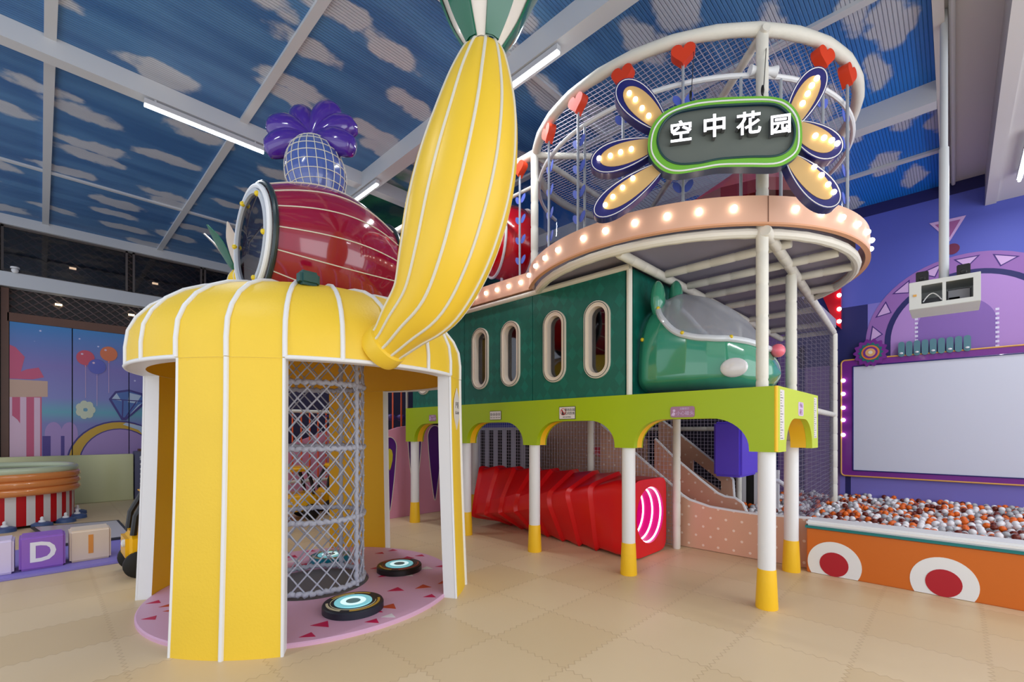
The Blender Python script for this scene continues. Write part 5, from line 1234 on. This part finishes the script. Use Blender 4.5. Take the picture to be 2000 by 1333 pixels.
for k in range(18):
    a = 2*PI*(k+.3)/18; p_ = ce(a, .97, 0); mb = MB(); mb.lathe([(.001, 0), (.12, 0), (.115, .05), (.07, .07), (.001, .07)], p_, n=20, mi=0); mb.lathe([(.040, .07), (.036, .09), (.018, .10), (.022, .12), (.018, .14), (.001, .15)], p_, n=16, mi=1)
    mb.build('foot_ornament', [mat('slate_blue_foot', (66, 92, 140), .4), M['white']], t, sharp=50)
# bench boards by the left wall
mb = MB(); mb.box((.35, 12.0, 0), (1.32, 12.2, .93)); mb.box((-1.1, 12.0, 0), (.35, 12.2, .93)); mb.build('cream_partition', M['bench'], None, bevel=.01, tagd=('low pale yellow green partition before the mural doors', 'partition'))
t = thing('dotted_cabinet', 'low slate cabinet with a border of white dots beside the pale partition', 'cabinet', (1.75, 12.1, 0))
mb = MB(); mb.box((1.34, 11.95, 0), (2.2, 12.3, .98)); mb.build('body', M['slate'], t, bevel=.01)
mb = MB()
for k in range(8): mb.prism(circ(1.44, .12+k*.1, .025, 10), (0, 11.947, 0), VX, VZ, .003)
for k in range(7): mb.prism(circ(1.44+k*.11, .86, .028, 10), (0, 11.947, 0), VX, VZ, .003); mb.prism(circ(1.44+k*.11, .12, .028, 10), (0, 11.947, 0), VX, VZ, .003)
mb.prism(circ(1.8, .5, .17, 24), (0, 11.947, 0), VX, VZ, .003); mb.build('dot_border', M['white'], t)
mb = MB(); mb.box((1.4, 12.0, .98), (2.0, 12.15, 1.03)); mb.build('wooden_tray', M['wood'], None, tagd=('small brown tray on the slate dotted cabinet', 'tray'))
# mat, board, blocks
mb = MB(); mb.box((-1.6, 6.34, .0), (1.0, 7.75, .03)); mb.build('lavender_mat', M['lav'], None, bevel=.006, tagd=('lavender foam play mat on the floor under the letter blocks', 'mat'))
t = thing('mirror_board', 'flat grey board with dark border lying behind the letter blocks', 'floor board', (.4, 7.9, .03))
c4 = [pZ(60, 1032, .04), pZ(232, 1018, .04), pZ(262, 1050, .04), pZ(110, 1068, .04)]
c4 = [(p_.x, p_.y) for p_ in c4]; ar = sum(c4[i][0]*c4[(i+1) % 4][1]-c4[(i+1) % 4][0]*c4[i][1] for i in range(4)); c4 = c4 if ar > 0 else c4[::-1]
mb = MB(); mb.prism(c4, (0, 0, .055), VX, VY, .022); mb.build('border', M['dgray'], t)
mb = MB(); mb.prism(scl(c4, .92), (0, 0, .058), VX, VY, .003); mb.build('face', mat('pale_lilac_face', (190, 186, 200), .25), t)
def block(x, y, ch, body_m, ink_m, lab):
    s_ = .325; t = thing('letter_block', lab, 'block', (x+s_/2, y+s_/2, .031)); mb = MB(); mb.box((x, y, .031), (x+s_, y+s_, .031+s_)); mb.build('foam_cube', body_m, t, bevel=.018, seg=3)
    mb = MB(); text(mb, ch, .27, (x+s_/2, y-.001, .031+s_/2), VX, VZ, .002, bold=.006); mb.build('character', ink_m, t)
block(-.50, 6.47, '2', M['blockl'], M['numo'], 'pale lilac foam block with an orange 2, cut by the picture edge')
block(-.145, 6.50, 'D', M['blockp'], M['numw'], 'violet foam block with a white letter D')
block(.21, 6.56, '1', M['blockc'], M['numo'], 'cream foam block with an orange number 1')
# toy cars
def toy_car(x, y, lab, rz=0):
    t = thing('toy_car', lab, 'toy car', (x, y, 0)); 
    mb = MB(); mb.box((x, y-.02, .14), (x+.75, y+.42, .42)); mb.build('body', M['carY'], t, bevel=.05, seg=3)
    for dx in (.10, .62):
        for dy in (-.03, .39):
            mb = MB(); mb.lathe([(.001, 0), (.10, 0), (.125, .015), (.125, .055), (.10, .07), (.001, .07)], (x+dx, y+dy-.03, .125), axis=VY, n=24); mb.build('wheel', M['rubber'], t)
    for dy in (.02, .38):
        for dx0, dx1 in ((.06, .18), (.68, .58)):
            mb = MB(); mb.tube([(x+dx0, y+dy, .40), (x+(dx0*.75+dx1*.25)-.01, y+dy, .58), (x+dx1, y+dy, .78)], .028, 8); mb.build('roof_pillar', M['black'], t)
    mb = MB(); mb.box((x+.13, y, .76), (x+.64, y+.40, .84)); mb.build('roof', M['carY'], t, bevel=.035, seg=3)
    mb = MB(); mb.box((x+.22, y-.028, .27), (x+.33, y-.02, .31)); mb.build('door_handle', M['white'], t)
    mb = MB(); mb.lathe([(.001, 0), (.035, 0), (.035, .02), (.001, .03)], (x-.0, y+.06, .33), axis=-VX, n=16); mb.build('headlamp', M['white'], t)
toy_car(.56, 5.62, 'yellow ride-on toy car with black pillars, half hidden by the pavilion leg')
toy_car(2.35, 7.3, 'yellow ride-on toy car seen through the rope column')
toy_car(3.3, 7.55, 'yellow ride-on toy car mostly hidden behind the back leg of the pavilion')
# dome camera on the white beam
mb = MB(); mb.ball((-.32, 12.33, 4.33), .05, 14, 8); mb.lathe([(.06, 0), (.06, .03), (.001, .03)], (-.32, 12.33, 4.36), n=20); mb.build('security_camera', M['white'], None, bevel=0, tagd=('small white dome security camera at the left end of the wall beam', 'camera'))
